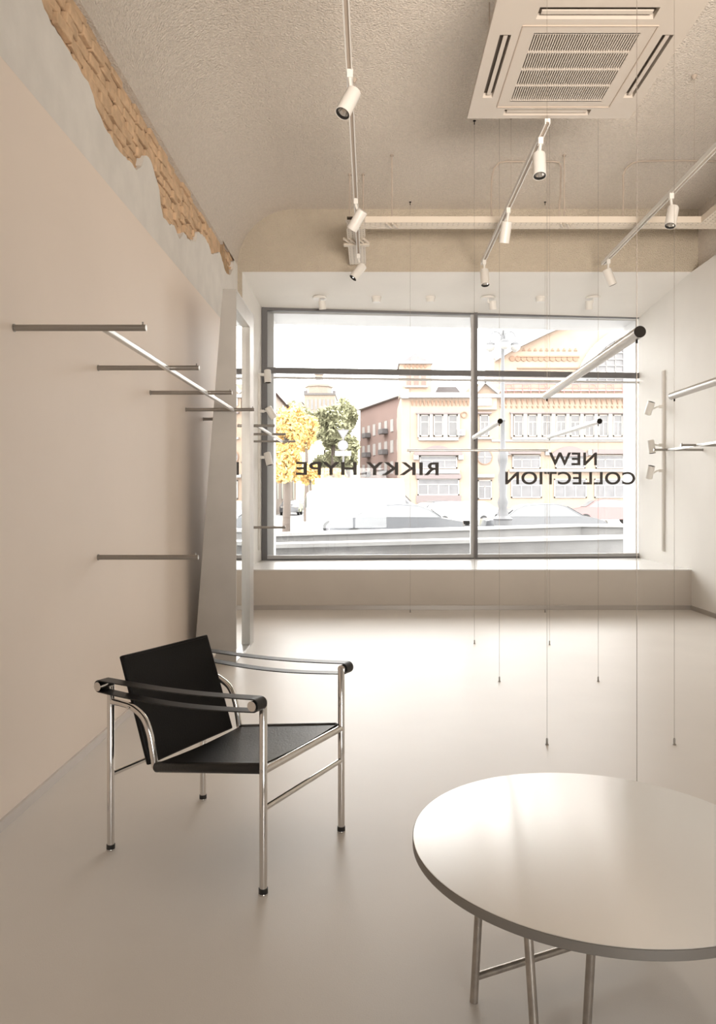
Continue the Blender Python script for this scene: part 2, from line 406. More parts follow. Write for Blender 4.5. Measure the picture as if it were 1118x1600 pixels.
tspot(-.140, 6.72, (.06, 0, -.10), (-.62, .45, -.9), 'white spotlight on the left track tilted left, just above the short cable tray')
tspot(-.143, 8.24, (.05, 0, -.12), (-.60, -.18, -.8), 'white spotlight at the far end of the left track, tilted to the left')
tspot(1.265, 5.58, (-.01, 0, -.12), (-.03, -.28, -1), 'nearest white spotlight on the middle track, just beyond the air conditioner', ZTR+.01)
tspot(1.272, 6.93, (-.01, 0, -.12), (-.10, .35, -1), 'white spotlight halfway down the middle track, its lens hidden', ZTR+.01)
tspot(1.280, 8.45, (0, 0, -.11), (.02, -.30, -1), 'white spotlight at the far end of the middle track, lens glinting', ZTR+.01)
tspot(2.655, 6.60, (.02, 0, -.12), (-.26, -.25, -1), 'nearest white spotlight on the right track, with black rim visible')
tspot(2.678, 8.42, (-.02, 0, -.11), (.42, .05, -1), 'white spotlight at the far end of the right track, tilted to the right')
# vertical tracks on the recess walls
def vtrack(x, y, sx, z0, z1, label):
    t = thing('lighting_track', label, 'lighting track', (x, y, z0), 'vertical lighting tracks beside the window')
    MB().box((min(x, x+sx*.03), y-.018, z0), (max(x, x+sx*.03), y+.018, z1)).build('rail', M['white'], t, bevel=.003)
    MB().box((min(x+sx*.0305, x+sx*.0285), y-.006, z0+.01), (max(x+sx*.0305, x+sx*.0285), y+.006, z1-.01)).build('slot', M['hook'], t)
vtrack(XR, 9.46, -1, .62, 2.92, 'white vertical track on the wall right of the window')
vtrack(-1.475, 9.69, 1, .62, 2.92, 'white vertical track left of the window behind the tall mirror')
def wspot(px, py, Y, wallx, sx, ax, label, L=.17):
    c = P(px, py, Y); a = Vector(ax).normalized(); top = c - a*L/2
    m = Vector((wallx+sx*.03, Y, c.z + .02))
    spotlight(m, top + a*.0, a, label, 'spotlights on the vertical tracks', L=L, r=.045, basedir=(sx, 0, 0))
wspot(1014, 638, 9.46, XR, -1, (.22, -.38, 1), 'topmost spotlight on the right vertical track, opening upward')
wspot(1017, 698, 9.46, XR, -1, (.10, -.10, -1), 'middle spotlight on the right vertical track, opening downward')
wspot(1015, 738, 9.46, XR, -1, (.12, -.28, 1), 'lowest spotlight on the right vertical track, opening upward')
wspot(418, 588, 9.69, -1.475, 1, (.05, -.1, -1), 'topmost spotlight on the left vertical track, pointing straight down')
wspot(423, 645, 9.69, -1.475, 1, (.55, .2, -1), 'middle spotlight on the left vertical track, tilted to the right')
wspot(419, 717, 9.69, -1.475, 1, (.25, -.1, -1), 'lowest spotlight on the left vertical track, over the yellow tree')
# spots and round boxes on the recess ceiling
def zrec(y): return ZREC - (y-YW)*(ZREC-3.79)/(10.6-YW)
for px, bx, lab in ((499, .03, 'white surface spotlight on the recess ceiling at the left end of the row'),
                    (762, .06, 'white surface spotlight on the recess ceiling right of the window mullion'),
                    (926, -.05, 'white surface spotlight on the recess ceiling at the right end of the row')):
    Y = 9.52; x = (px-CX)*Y/F; z = zrec(Y)
    spotlight((x, Y, z), (x+bx, Y, z-.045), (.08, .25, -1), lab, 'spotlights on the window recess ceiling', L=.11, r=.045, base='disc')
for px, lab in ((588, 'round white ceiling box left of the pair between the first and second recess spotlight'), (672, 'round white ceiling box in the middle of the row, left of the window mullion'),
                (844, 'round white ceiling box between the two recess spotlights at right')):
    Y = 9.52; x = (px-CX)*Y/F; z = zrec(Y)
    t = thing('smoke_detector', lab, 'ceiling box', (x, Y, z), 'round boxes on the window recess ceiling')
    MB().lathe((x, Y, z+.003), (0, 0, -1), [(.001, 0), (.062, 0), (.062, .028), (.001, .028)], caps=False).build('base', M['white'], t)
    MB().lathe((x, Y, z-.025), (0, 0, -1), [(.001, 0), (.054, 0), (.056, .01), (.050, .04), (.001, .046)], caps=False).build('cover', M['white'], t)

# ------------------------------------------------------------------ air conditioner cassette
ZA = 3.95; ax0, ax1, ay0, ay1 = .668, 1.80, 3.96, 5.20; acx, acy = 1.235, 4.60
ac = thing('air_conditioner', 'square white cassette air conditioner with a ribbed grille hanging from the ceiling', 'air conditioner', (acx, acy, ZA))
MB().box((ax0+.10, ay0+.1, ZA+.035), (ax1-.1, ay1-.1, ZA+.30)).build('casing', M['satin'], ac)
# panel with openings for the vanes
def panel_with_holes(x0, x1, y0, y1, holes, z0, z1):
    xs = sorted({x0, x1, *[h[0] for h in holes], *[h[1] for h in holes]}); ys = sorted({y0, y1, *[h[2] for h in holes], *[h[3] for h in holes]})
    mb = MB()
    for i in range(len(xs)-1):
        for j in range(len(ys)-1):
            cx, cy = (xs[i]+xs[i+1])/2, (ys[j]+ys[j+1])/2
            if any(h[0] < cx < h[1] and h[2] < cy < h[3] for h in holes): continue
            mb.box((xs[i], ys[j], z0), (xs[i+1], ys[j+1], z1))
    return mb
gx0, gx1, gy0, gy1 = .925, 1.535, 4.25, 4.97
holes = [(.735, .80, 4.26, 4.93), (1.665, 1.73, 4.26, 4.93), (.91, 1.56, 4.02, 4.12), (.91, 1.50, 5.08, 5.155), (gx0, gx1, gy0, gy1)]
panel_with_holes(ax0, ax1, ay0, ay1, holes, ZA, ZA+.035).build('panel', M['acwhite'], ac, smooth=False)
MB().box((ax0+.04, ay0+.04, ZA+.033), (ax1-.04, ay1-.04, ZA+.045)).build('inner_tray', M['acdark'], ac)
for (a_, b_, c_, d_) in holes[:4]:
    mb = MB()
    if b_-a_ < d_-c_: 
        mb.bar(((a_+b_)/2+.004, c_+.02, ZA+.012), ((a_+b_)/2+.004, d_-.02, ZA+.012), .024, .008)
    else: mb.bar((a_+.02, (c_+d_)/2+.006, ZA+.012), (b_-.02, (c_+d_)/2+.006, ZA+.012), .030, .008)
    mb.build('vane', M['acwhite'], ac)
# raised inner rim
rim = MB(); e = .075
for a_, b_ in (((gx0-e, gy0-e), (gx1+e, gy0-e)), ((gx1+e, gy0-e), (gx1+e, gy1+e)), ((gx1+e, gy1+e), (gx0-e, gy1+e)), ((gx0-e, gy1+e), (gx0-e, gy0-e))):
    rim.bar((a_[0], a_[1], ZA-.001), (b_[0], b_[1], ZA-.001), .006, .008)
rim.build('grille_frame', M['hook'], ac)
gr = MB(); n = 42
for i in range(n+1):
    x = gx0 + (gx1-gx0)*i/n; gr.bar((x, gy0, ZA+.006), (x, gy1, ZA+.006), .0075, .010)
for j in range(5):
    y = gy0 + (gy1-gy0)*j/4; gr.box((gx0, y-.007, ZA+.0), (gx1, y+.007, ZA+.012))
gr.build('grille', M['acwhite'], ac, smooth=False)
for (x, y) in ((.80, 4.08), (1.68, 4.08), (.80, 5.05), (1.68, 5.05)):
    MB().tube([(x, y, ZA+.28), (x, y, ZC)], .005, 8).build('hanger_rod', M['hook'], ac)

# ------------------------------------------------------------------ cable tray, rods, conduits
ty = thing('cable_tray', 'white perforated cable tray with side branches, hung in front of the beam', 'cable tray', (1.7, 7.29, 3.965))
def tray(p, q, wd, z, rows):
    """perforated channel from p to q (x,y), bottom at z"""
    p, q = Vector((*p, z)), Vector((*q, z)); d = (q-p).normalized(); s = Vector((d.y, -d.x, 0)); L = (q-p).length
    mb = MB(); step = .05; nn = int(L/step); hw = wd/rows
    def quad(a0, a1, b0, b1, dz=0):
        e = Vector((0, 0, dz)); mb.prism([p+d*a0+s*b0+e, p+d*a1+s*b0+e, p+d*a1+s*b1+e, p+d*a0+s*b1+e], (0, 0, .002))
    for r_ in range(rows+1):
        b = -wd/2 + r_*hw; quad(0, L, max(-wd/2, b-hw*.36), min(wd/2, b+hw*.36))
    for i in range(nn+1):
        a = i*L/nn; quad(max(0, a-.018), min(L, a+.018), -wd/2, wd/2, .0021)
    for sg in (-1, 1): mb.bar(p+s*(sg*wd/2)+Vector((0,0,.03)), q+s*(sg*wd/2)+Vector((0,0,.03)), .0025, .06)
    ck = mb.build('channel', M['traymetal'], ty, smooth=False)
    MB().bar(p+Vector((0,0,.028)), q+Vector((0,0,.028)), wd*.86, .012).build('cable', M['acdark'], ck)  # dark strip over the perforations, its colour standing in for shade in the holes
ZTY = 3.965
tray((-.24, 7.29), (3.70, 7.29), .17, ZTY, 4)
tray((-.155, 7.38), (-.155, 8.50), .185, ZTY, 5)
tray((-.155, 7.14), (-.155, 7.20), .185, ZTY, 5)
tray((3.36, 7.20), (3.36, 4.2), .34, ZTY, 7)
def rod(x, y, z):
    r_ = MB().tube([(x, y, z), (x, y, ZC-.001)], .006, 8).build('hanger_rod', M['hook'], ty)
    MB().cyl((x, y, ZC-.012), (x, y, ZC-.001), .018, 12).build('anchor', M['hook'], r_)
    b = MB()
    for s_ in (-.03, .03): b.bar((x-.03+s_, y-.11, z-.012), (x+.03+s_, y+.02, z-.012), .012, .018)
    b.build('bracket', M['traymetal'], r_)
for px_, yy in ((612, 7.29), (881, 7.29)): rod((px_-580)/F*7.29, yy, ZTY)
rod(-.225, 7.72, ZTY); rod(-.085, 7.72, ZTY)
MB().box((-.29, 7.78, ZTY-.02), (-.02, 7.84, ZTY-.004)).build('clamp', M['traymetal'], ty)
def conduit(pts, label):
    mb = MB().tube([P(a, b, c) for a, b, c in pts], .008, 8)
    tag(mb.build('conduit', M['hook']), label, 'cable', 'cables looped under the ceiling')
conduit([(768, 343, 7.425), (767, 310, 7.425), (768, 278, 7.425), (771, 264, 7.41), (779, 254.5, 7.405), (790, 252.5, 7.405), (830, 252.5, 7.405), (866, 252.5, 7.405), (873, 254, 7.405), (876, 262, 7.405), (875, 300, 7.405), (872, 343, 7.405)], 'thin cable loop hanging from the ceiling behind the middle track')
conduit([(972.5, 339, 7.425), (973.5, 300, 7.425), (973, 275, 7.425), (977, 264, 7.41), (987, 255, 7.405), (1000, 252, 7.405), (1060, 251, 7.405), (1118, 252, 7.405), (1180, 252, 7.405)], 'thin cable running along the ceiling behind the right track')

# ------------------------------------------------------------------ wall racks
def peg(x0, x1, y, z, parent, r=.013, capdir=1):
    t = parent
    o = MB().cyl((x0, y, z), (x1, y, z), r, 20).build('bar', M['satin'], t)
    MB().cyl((x1, y, z), (x1+.002*capdir, y, z), r*.92, 20).build('end_cap', M['satin2'], o)
    MB().cyl((x1-.012*capdir, y, z+.008), (x1-.012*capdir, y, z+.024), .0035, 10).build('stop_pin', M['satin'], o)
    MB().cyl((x0, y, z), (x0+.004*capdir, y, z), r*1.25, 20).build('wall_flange', M['satin'], o)
    return o
def rack(ys, X0, X1, Xr, z, yr0, yr1, label, d=1):
    t = thing('clothes_rack', label, 'clothes rack', (X0, ys[0], z), 'wall mounted clothes racks')
    for y in ys: peg(X0, X1, y, z, t, capdir=d)
    MB().bar((Xr, yr0, z-.004), (Xr, yr1, z-.004), .024, .024).build('rail', M['satin2'], t, bevel=.004)
    return t
rack((3.02, 3.95, 4.88, 5.815), XP, -.915, -1.08, 1.99, 3.02, 5.828, 'four steel bars joined by a long rail on the beige wall before the mirror')
rack((7.07, 8.0, ), XP, -.92, -1.08, 1.985, 7.07, 9.02, 'steel bars joined by a rail beyond the mirror, over the left window edge')
# its last bar sits on the recess wall
rk2 = bpy.data.objects['clothes_rack.001']; peg(-1.49, -.92, 9.02, 1.985, rk2)
def single(x0, x1, y, z, label, d=1):
    t = thing('clothes_bar', label, 'clothes bar', (x0, y, z), 'single bars on the walls')
    peg(x0, x1, y, z, t, capdir=d); return t
single(XP, -.92, 3.95, .985, 'low single steel bar on the beige wall, above the black armchair')
single(XP, -.92, 7.95, .985, 'low single steel bar beyond the mirror, near the left window edge')
single(XP, -1.262, 6.42, 1.98, 'short steel bar stub on the beige wall just behind the mirror side')
rack((8.36, 7.63, 6.70), XR, 3.17, 3.33, 1.84, 8.36, 6.70, 'steel wall bars joined by a rail on the right wall', d=-1)

# ------------------------------------------------------------------ hanging bars
ZB = 1.84
def hanging(p, q, label, r=.019, caps=(True, True)):
    p = Vector((*p, ZB)); q = Vector((*q, ZB)); d = (q-p).normalized()
    t = thing('hanging_bar', label, 'hanging bar', tuple((p+q)/2), 'steel bars held on wires between ceiling and floor')
    b_ = MB().cyl(p, q, r, 28).build('bar', M['satin2'], t)
    MB().cyl(p-d*.003, p, r, 28).build('end_cap', M['capdark'], t)
    MB().cyl(q, q+d*.003, r, 28).build('end_cap', M['capdark'], t)
    for c, s in ((p, 1), (q, -1)):
        w_ = c + d*(.03*s)
        MB().tube([(w_.x, w_.y, .0), (w_.x, w_.y, ZC)], .0011, 6).build('wire', M['wire'], t)
        MB().lathe((w_.x, w_.y, 0), (0, 0, 1), [(.001, 0), (.009, 0), (.009, .004), (.0055, .006), (.0055, .030), (.003, .036), (.001, .037)], 14, caps=False).build('floor_anchor', M['satin'], t)
        MB().lathe((w_.x, w_.y, ZC+.001), (0, 0, -1), [(.001, 0), (.014, 0), (.014, .004), (.004, .008), (.004, .035), (.001, .036)], 12, caps=False).build('ceiling_anchor', M['capdark'], t)
        MB().lathe((w_.x, w_.y, ZB-r-.012), (0, 0, 1), [(.001, 0), (.004, 0), (.004, .014), (.001, .014)], 10, caps=False).build('wire_stop', M['capdark'], t)
    return t
hanging((.872, 2.42), (.925, 3.95), 'largest and nearest hanging steel bar, its dark end cap over the right wall edge')
hanging((.905, 5.24), (.917, 6.66), 'hanging steel bar in front of the window mullion')
hanging((1.605, 5.24), (1.575, 6.62), 'hanging steel bar just above the mirrored word NEW')
hanging((1.60, 2.40), (1.594, 3.95), 'hanging steel bar cut off by the right edge of the picture')
hanging((.41, 8.45), (2.00, 8.45), 'long thin hanging bar parallel to the window, crossing the mullion', r=.014)

# ------------------------------------------------------------------ tall wedge mirror
mr = thing('standing_mirror', 'tall wedge-shaped grey metal floor mirror beside the beige wall', 'mirror', (-1.20, 6.26, 0))
X1m, Y0m, Y1m, ZM = -1.06, 5.84, 6.70, 2.94
side = lambda y: [(X1m, y, 0), (X1m, y, ZM), (-1.165, y, ZM), (-1.393, y, 0)]
MB().prism(side(Y0m), (0, .012, 0)).build('side_panel', M['mirrorframe'], mr, bevel=.002)
MB().prism(side(Y1m-.012), (0, .012, 0)).build('side_panel', M['mirrorframe'], mr)
MB().prism([(-1.165, Y0m+.012, ZM), (-1.393, Y0m+.012, 0), (-1.381, Y0m+.012, 0), (-1.153, Y0m+.012, ZM)], (0, Y1m-Y0m-.024, 0)).build('back_panel', M['mirrorframe'], mr)
MB().box((-1.153, Y0m+.012, ZM-.012), (X1m, Y1m-.012, ZM)).build('top_panel', M['satin2'], mr)
fr = MB().box((X1m-.045, Y1m-.20, 0.0), (X1m, Y1m-.012, ZM-.012)); fr.build('stile', M['mirrorframe'], mr)
MB().box((X1m-.045, Y0m+.012, ZM-.15), (X1m, Y1m-.20, ZM-.012)).build('top_rail', M['mirrorframe'], mr)
MB().box((X1m-.045, Y0m+.012, 0), (X1m, Y1m-.20, .02)).build('bottom_rail', M['satin2'], mr)
MB().box((X1m-.042, Y0m+.012, .02), (X1m-.036, Y1m-.20, ZM-.15)).build('glass', M['mirror'], mr, smooth=False)

# ------------------------------------------------------------------ armchair
A0 = Vector((-.962, 2.749, 0)); U = Vector((.891, -.454, 0)).normalized(); V = Vector((.459, .888, 0)).normalized()
DU, DV = .682, .516
def K(u, v, z): return A0 + U*u + V*v + Vector((0, 0, z))
ch = thing('armchair', 'black leather sling armchair with a chrome tube frame and strap armrests', 'armchair', tuple(K(DU/2, DV/2, 0)))
rt = .0132
for (u, v, zt_) in ((0, 0, .625), (DU, 0, .640), (0, DV, .625), (DU, DV, .640)):
    lg = MB().tube([K(u, v, .022), K(u, v, zt_-.004), K(u, v, zt_)], rt, 20, radii=[rt, rt, rt-.003]).build('leg', M['chrome'], ch)
    MB().lathe(K(u, v, 0), (0, 0, 1), [(.001, 0), (.0155, 0), (.0165, .003), (.0155, .006), (.001, .006)], 20, caps=False).build('glide', M['chrome'], lg)
    MB().lathe(K(u, v, .006), (0, 0, 1), [(.001, 0), (.0155, 0), (.0155, .016), (.001, .016)], 20, caps=False).build('rubber_foot', M['black'], lg)
for u in (0, DU): MB().cyl(K(u, 0, .28), K(u, DV, .28), .0095).build('stretcher', M['chrome'], ch)
MB().cyl(K(DU, 0, .405), K(DU, DV, .405), .0125).build('front_rail', M['chrome'], ch)
def bez(ps, n=8):                       # rounded path through control points (Catmull-Rom)
    out = []; q = [ps[0]] + ps + [ps[-1]]
    for i in range(1, len(q)-2):
        for k in range(n):
            t = k/n; a, b_, c, d = q[i-1], q[i], q[i+1], q[i+2]
            out.append(.5*((2*b_) + (c-a)*t + (2*a-5*b_+4*c-d)*t*t + (3*b_-a-3*c+d)*t**3))
    return out + [ps[-1]]
for v, sg in ((.0, 1), (DV, -1)):
    vi = v + sg*.012
    pts = bez([K(0, v, .550), K(.05, v+sg*.006, .546), K(.10, vi, .535), K(.150, vi, .505), K(.178, vi, .455), K(.192, vi, .40), K(.205, vi, .335)])
    tb = MB().tube(pts, .0125, 20).build('bent_tube', M['chrome'], ch)
    MB().cyl(K(.09, v-sg*.003, .537), K(.09, v-sg*.0085, .537), .005, 12).build('bolt', M['chrome'], tb)
    MB().tube([K(.205, vi, .335), K(.23, vi, .332), K(DU, vi, .405)], .0125, 16).build('seat_rail', M['chrome'], ch)
for v0_, v1_ in ((.006, .022), (DV-.022, DV-.006)): MB().cyl(K(.108, v0_, .528), K(.108, v1_, .528), .006).build('pivot_pin', M['chrome'], ch)
# armrests: rollers and leather loops
for v, sg in ((0, -1), (DV, 1)):
    z0, z1 = .617, .632; ub, uf = .0, DU
    va, vb = v + sg*.010, v + sg*.058
    rr = .0185
    loop = []; n = 10
    for i in range(25):              # upper run, slight sag
        t = i/24; loop.append((ub+(uf-ub)*t, z0+(z1-z0)*t + rr - .010*math.sin(math.pi*t)))
    for i in range(1, n): a = math.pi/2 - math.pi*i/n; loop.append((uf+rr*math.cos(a), z1+rr*math.sin(a)))
    for i in range(25):
        t = 1-i/24; loop.append((ub+(uf-ub)*t, z0+(z1-z0)*t - rr - .016*math.sin(math.pi*t)))
    for i in range(1, n): a = -math.pi/2 - math.pi*i/n; loop.append((ub+rr*math.cos(a), z0+rr*math.sin(a)))
    N = len(loop); th = .0038; mb = MB(); vs = []
    for i, (u, z) in enumerate(loop):
        (ua, za), (uc, zc) = loop[i-1], loop[(i+1) % N]; d = Vector((uc-ua, zc-za)).normalized(); nx, nz = -d.y, d.x
        for vv in (va, vb):
            for k in (0, th): vs.append(K(u+nx*k, vv, z+nz*k))
    fs = []
    for i in range(N):
        a = i*4; b_ = ((i+1) % N)*4
        fs += [(a, b_, b_+2, a+2), (a+1, a+3, b_+3, b_+1), (a, a+1, b_+1, b_), (a+2, b_+2, b_+3, a+3)]
    mb.add(vs, fs); st = mb.build('arm_strap', M['strap'], ch)
    for u, z in ((ub, z0), (uf, z1)):
        MB().cyl(K(u, v, z), K(u, v+sg*.064, z), .0165, 28).build('roller', M['chrome'], st)
# seat sling
def seatz(u): return .350 + (u-.205)*(.424-.350)/(DU-.205)
def seatfn(i, j):
    u = .212 + (DU-.012-.212)*i; t = j; v = .012 + (DV-.024)*t
    sag = -.012*math.sin(math.pi*t)*(.35+.65*math.sin(math.pi*(.15+.7*i)))
    return K(u, v, seatz(u)+sag)
sb = MB(); nu, nv = 24, 20
sb.grid(seatfn, nu, nv); sb.grid(lambda i, j: seatfn(i, j) - Vector((0, 0, .006)), nu, nv)
b0 = (nu+1)*(nv+1)
rimv = [(i, 0) for i in range(nu+1)] + [(nu, j) for j in range(1, nv+1)] + [(i, nv) for i in range(nu-1, -1, -1)] + [(0, j) for j in range(nv-1, 0, -1)]
ids = [i*(nv+1)+j for i, j in rimv]
for a, b_ in zip(ids, ids[1:]+ids[:1]): sb.f.append([a, b_, b_+b0, a+b0]); sb.m.append(0)
for v in (.012, DV-.012):
    p, q = K(.208, v, .337), K(DU-.014, v, .408)
    sb.tube([p, p.lerp(q, .01), p.lerp(q, .99), q], .018, 20, radii=[.015, .0185, .0185, .016])
seat = sb.build('seat', M['seatleather'], ch)
MB().cyl(K(DU+.0, -.014, .408), K(DU, .0, .408), .006, 12).build('seat_bolt', M['chrome'], ch)
# backrest sling: slab with rounded sides
ut, ztp, ubm, zbm = .040, .719, .175, .338
def backfn(i, j, off=0):
    u = ubm+(ut-ubm)*i; z = zbm+(ztp-zbm)*i; v = .018 + (DV-.036)*j
    nU, nZ = (ztp-zbm), -(ut-ubm); L = math.hypot(nU, nZ); nU /= L; nZ /= L
    bow = -.012*math.sin(math.pi*j)
    return K(u+nU*(off+bow), v, z+nZ*(off+bow))
bb = MB(); nu, nv = 18, 16
bb.grid(lambda i, j: backfn(i, j, 0), nu, nv); bb.grid(lambda i, j: backfn(i, j, -.020), nu, nv)
b0 = (nu+1)*(nv+1)
rimv = [(i, 0) for i in range(nu+1)] + [(nu, j) for j in range(1, nv+1)] + [(i, nv) for i in range(nu-1, -1, -1)] + [(0, j) for j in range(nv-1, 0, -1)]
ids = [i*(nv+1)+j for i, j in rimv]
for a, b_ in zip(ids, ids[1:]+ids[:1]): bb.f.append([a, b_, b_+b0, a+b0]); bb.m.append(0)
back = bb.build('backrest', M['leather'], ch, bevel=.005)
stt = MB()
for k in (.975,):
    for j in range(60): 
        a = backfn(k, .02+.96*j/60, .0008); b_ = backfn(k, .02+.96*(j+.55)/60, .0008); stt.tube([a, b_], .0008, 5)
stt.build('stitching', M['strap'], back)

# ------------------------------------------------------------------ round table
HT = .45; TC = Vector((.555, 1.853, 0)); R = .452
tb = thing('round_table', 'round low table with a glossy light metal top, at the bottom right', 'table', (TC.x, TC.y, 0))
MB().lathe((TC.x, TC.y, HT-.024), (0, 0, 1), [(.001, 0), (R-.002, 0), (R, .002), (R, .0215), (R-.0012, .0225)], 128, caps=False).build('edge_band', M['tableedge'], tb)
MB().lathe((TC.x, TC.y, HT-.0035), (0, 0, 1), [(.001, 0), (R-.0015, 0), (R-.0015, .003), (R-.0025, .0035), (.001, .0035)], 160, caps=False).build('tabletop', M['tabletop'], tb)
legs = [((.264, 1.92, 0), (.292, 1.95)), ((.365, 1.63, 0), (.350, 1.70)), ((.498, 1.735, 0), (.522, 1.735)), ((.80, 2.17, 0), (.77, 2.12)), ((.84, 1.66, 0), (.80, 1.70))]
for f_, t_ in legs:
    lg = MB().tube([f_, (t_[0], t_[1], HT-.02)], .0105, 20).build('leg', M['tableleg'], tb)
MB().cyl((.270, 1.925, .062), (.795, 2.165, .062), .0095).build('stretcher', M['tableleg'], tb)
MB().cyl((.365, 1.645, HT-.05), (.80, 1.70, HT-.05), .0095).build('stretcher', M['tableleg'], tb)
MB().cyl((.29, 1.95, HT-.04), (.522, 1.735, HT-.04), .008).build('stretcher', M['tableleg'], tb)

#EXTERIOR
# ------------------------------------------------------------------ the street
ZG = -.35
EX = .32     # street colours scaled down in place of dimmer daylight outside; exposure suits the interior
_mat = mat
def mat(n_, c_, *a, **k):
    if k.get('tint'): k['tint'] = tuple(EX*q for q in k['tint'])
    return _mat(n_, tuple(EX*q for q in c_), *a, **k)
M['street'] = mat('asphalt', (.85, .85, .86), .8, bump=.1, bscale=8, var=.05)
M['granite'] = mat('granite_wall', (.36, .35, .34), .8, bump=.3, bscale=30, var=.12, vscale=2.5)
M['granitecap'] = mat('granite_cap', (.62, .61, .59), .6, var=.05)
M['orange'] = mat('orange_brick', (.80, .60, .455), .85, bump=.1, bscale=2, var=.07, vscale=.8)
M['orange2'] = mat('dark_brick_band', (.60, .36, .24), .85, var=.05)  # darker brick tone for the friezes and the round window ring
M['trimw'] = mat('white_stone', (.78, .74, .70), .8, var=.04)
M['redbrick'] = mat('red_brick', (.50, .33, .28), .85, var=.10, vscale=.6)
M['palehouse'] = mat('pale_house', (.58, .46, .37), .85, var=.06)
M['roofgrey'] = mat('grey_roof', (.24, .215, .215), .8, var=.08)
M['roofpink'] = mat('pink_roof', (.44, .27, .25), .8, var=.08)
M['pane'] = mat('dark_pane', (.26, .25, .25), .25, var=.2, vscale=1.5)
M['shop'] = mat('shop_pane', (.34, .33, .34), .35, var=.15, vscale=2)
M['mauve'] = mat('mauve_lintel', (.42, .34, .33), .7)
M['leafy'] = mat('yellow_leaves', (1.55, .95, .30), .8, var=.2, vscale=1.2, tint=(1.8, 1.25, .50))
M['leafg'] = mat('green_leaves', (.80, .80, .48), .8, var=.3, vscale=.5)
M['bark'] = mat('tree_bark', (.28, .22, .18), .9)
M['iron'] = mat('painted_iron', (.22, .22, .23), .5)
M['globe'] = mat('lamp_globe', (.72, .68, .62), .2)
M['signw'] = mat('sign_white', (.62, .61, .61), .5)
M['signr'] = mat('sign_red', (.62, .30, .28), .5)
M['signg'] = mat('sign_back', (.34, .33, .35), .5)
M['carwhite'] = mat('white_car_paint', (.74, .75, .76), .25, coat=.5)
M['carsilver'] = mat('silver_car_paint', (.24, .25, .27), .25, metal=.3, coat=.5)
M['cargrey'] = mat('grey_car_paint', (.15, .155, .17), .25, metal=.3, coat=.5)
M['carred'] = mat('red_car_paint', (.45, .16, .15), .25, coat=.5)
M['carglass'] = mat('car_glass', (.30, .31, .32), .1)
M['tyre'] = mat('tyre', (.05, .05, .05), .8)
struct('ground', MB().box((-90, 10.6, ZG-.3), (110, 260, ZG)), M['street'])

def R(mb, px0, px1, py0, py1, Y, d):       # block: its face at depth Y covers the pixel rectangle
    a = P(px0, py1, Y); b_ = P(px1, py0, Y); return mb.box((a.x, Y, a.z), (b_.x, Y+d, b_.z))
def window(parent, px0, px1, py0, py1, Y, mull=1, pane='pane', fm='trimw'):
    mb = MB(); a = P(px0, py1, Y); b_ = P(px1, py0, Y); t = .10
    mb.box((a.x, Y-.05, a.z), (a.x+t, Y+.05, b_.z)).box((b_.x-t, Y-.05, a.z), (b_.x, Y+.05, b_.z)).box((a.x, Y-.05, b_.z-t), (b_.x, Y+.05, b_.z)).box((a.x, Y-.05, a.z), (b_.x, Y+.05, a.z+t))
    for i in range(mull):
        x = a.x + (b_.x-a.x)*(i+1)/(mull+1); mb.box((x-.04, Y-.04, a.z), (x+.04, Y+.04, a.z+(b_.z-a.z)*.66))
    z = a.z+(b_.z-a.z)*.66; mb.box((a.x, Y-.04, z-.04), (b_.x, Y+.04, z+.04))
    w_ = mb.build('window', M[fm], parent, smooth=False)
    MB().box((a.x, Y-.005, a.z), (b_.x, Y+.02, b_.z)).build('pane', M[pane], w_, smooth=False)
    return w_
YF = 60.0
def base_of(px, Y): p = P(px, 800, Y); return (p.x, Y, ZG)
PB = 778 + (H-ZG)*F/YF                     # ground line of the facades
# --- long two-storey market hall (right)
mh = thing('market_building', 'long pale orange brick building with seven upper windows and a great arched gable behind', 'building', base_of(880, YF))
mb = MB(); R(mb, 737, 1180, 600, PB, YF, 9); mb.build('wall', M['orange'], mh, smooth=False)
mb = MB(); R(mb, 738, 1182, 615, 621, YF-.5, .6); R(mb, 737, 1180, 609, 611, YF-.2, .3); mb.build('cornice', M['trimw'], mh, smooth=False)
mb = MB(); R(mb, 768, 1180, 687, 690, YF-.15, .2); R(mb, 800, 1010, 683, 687, YF-.3, .35); R(mb, 745, 768, 683, 686, YF-.3, .35); mb.build('sill_band', M['trimw'], mh, smooth=False)
mb = MB()
x = 741.0
while x < 1000:
    a = P(x, 626, YF-.12)
    w2 = 1.9*YF/F
    for py0, hh in ((624, 8), (634, 4)):
        q = P(x, py0, YF-.12); mb.prism([(q.x-w2, YF-.12, q.z), (q.x+w2, YF-.12, q.z), (q.x, YF-.12, q.z-hh*YF/F)], (0, .14, 0))
    x += 8.3
mb.build('frieze', M['orange2'], mh, smooth=False)
wx = [(749, 764), (802, 817), (824, 839), (846, 861), (868, 884), (890, 906), (912, 928), (934, 950), (957, 972)]
for a_, b_ in wx: window(mh, a_, b_, 648, 682, YF-.02, 1)
mb = MB()
for a_, b_ in [(798, 801), (817.5, 823.5), (839.5, 845.5), (861.5, 867.5), (884.5, 889.5), (906.5, 911.5), (928.5, 933.5), (950.5, 956.5), (973, 976)]: R(mb, a_, b_, 646, 683, YF-.2, .25)
mb.build('pilasters', M['trimw'], mh, smooth=False)
mb = MB(); R(mb, 797, 978, 643.5, 646, YF-.3, .35); R(mb, 745, 768, 643.5, 646, YF-.3, .35); R(mb, 795, 845, 702, 709, YF-.5, .5); R(mb, 926, 978, 702, 709, YF-.5, .5); mb.build('lintel', M['mauve'], mh, smooth=False)
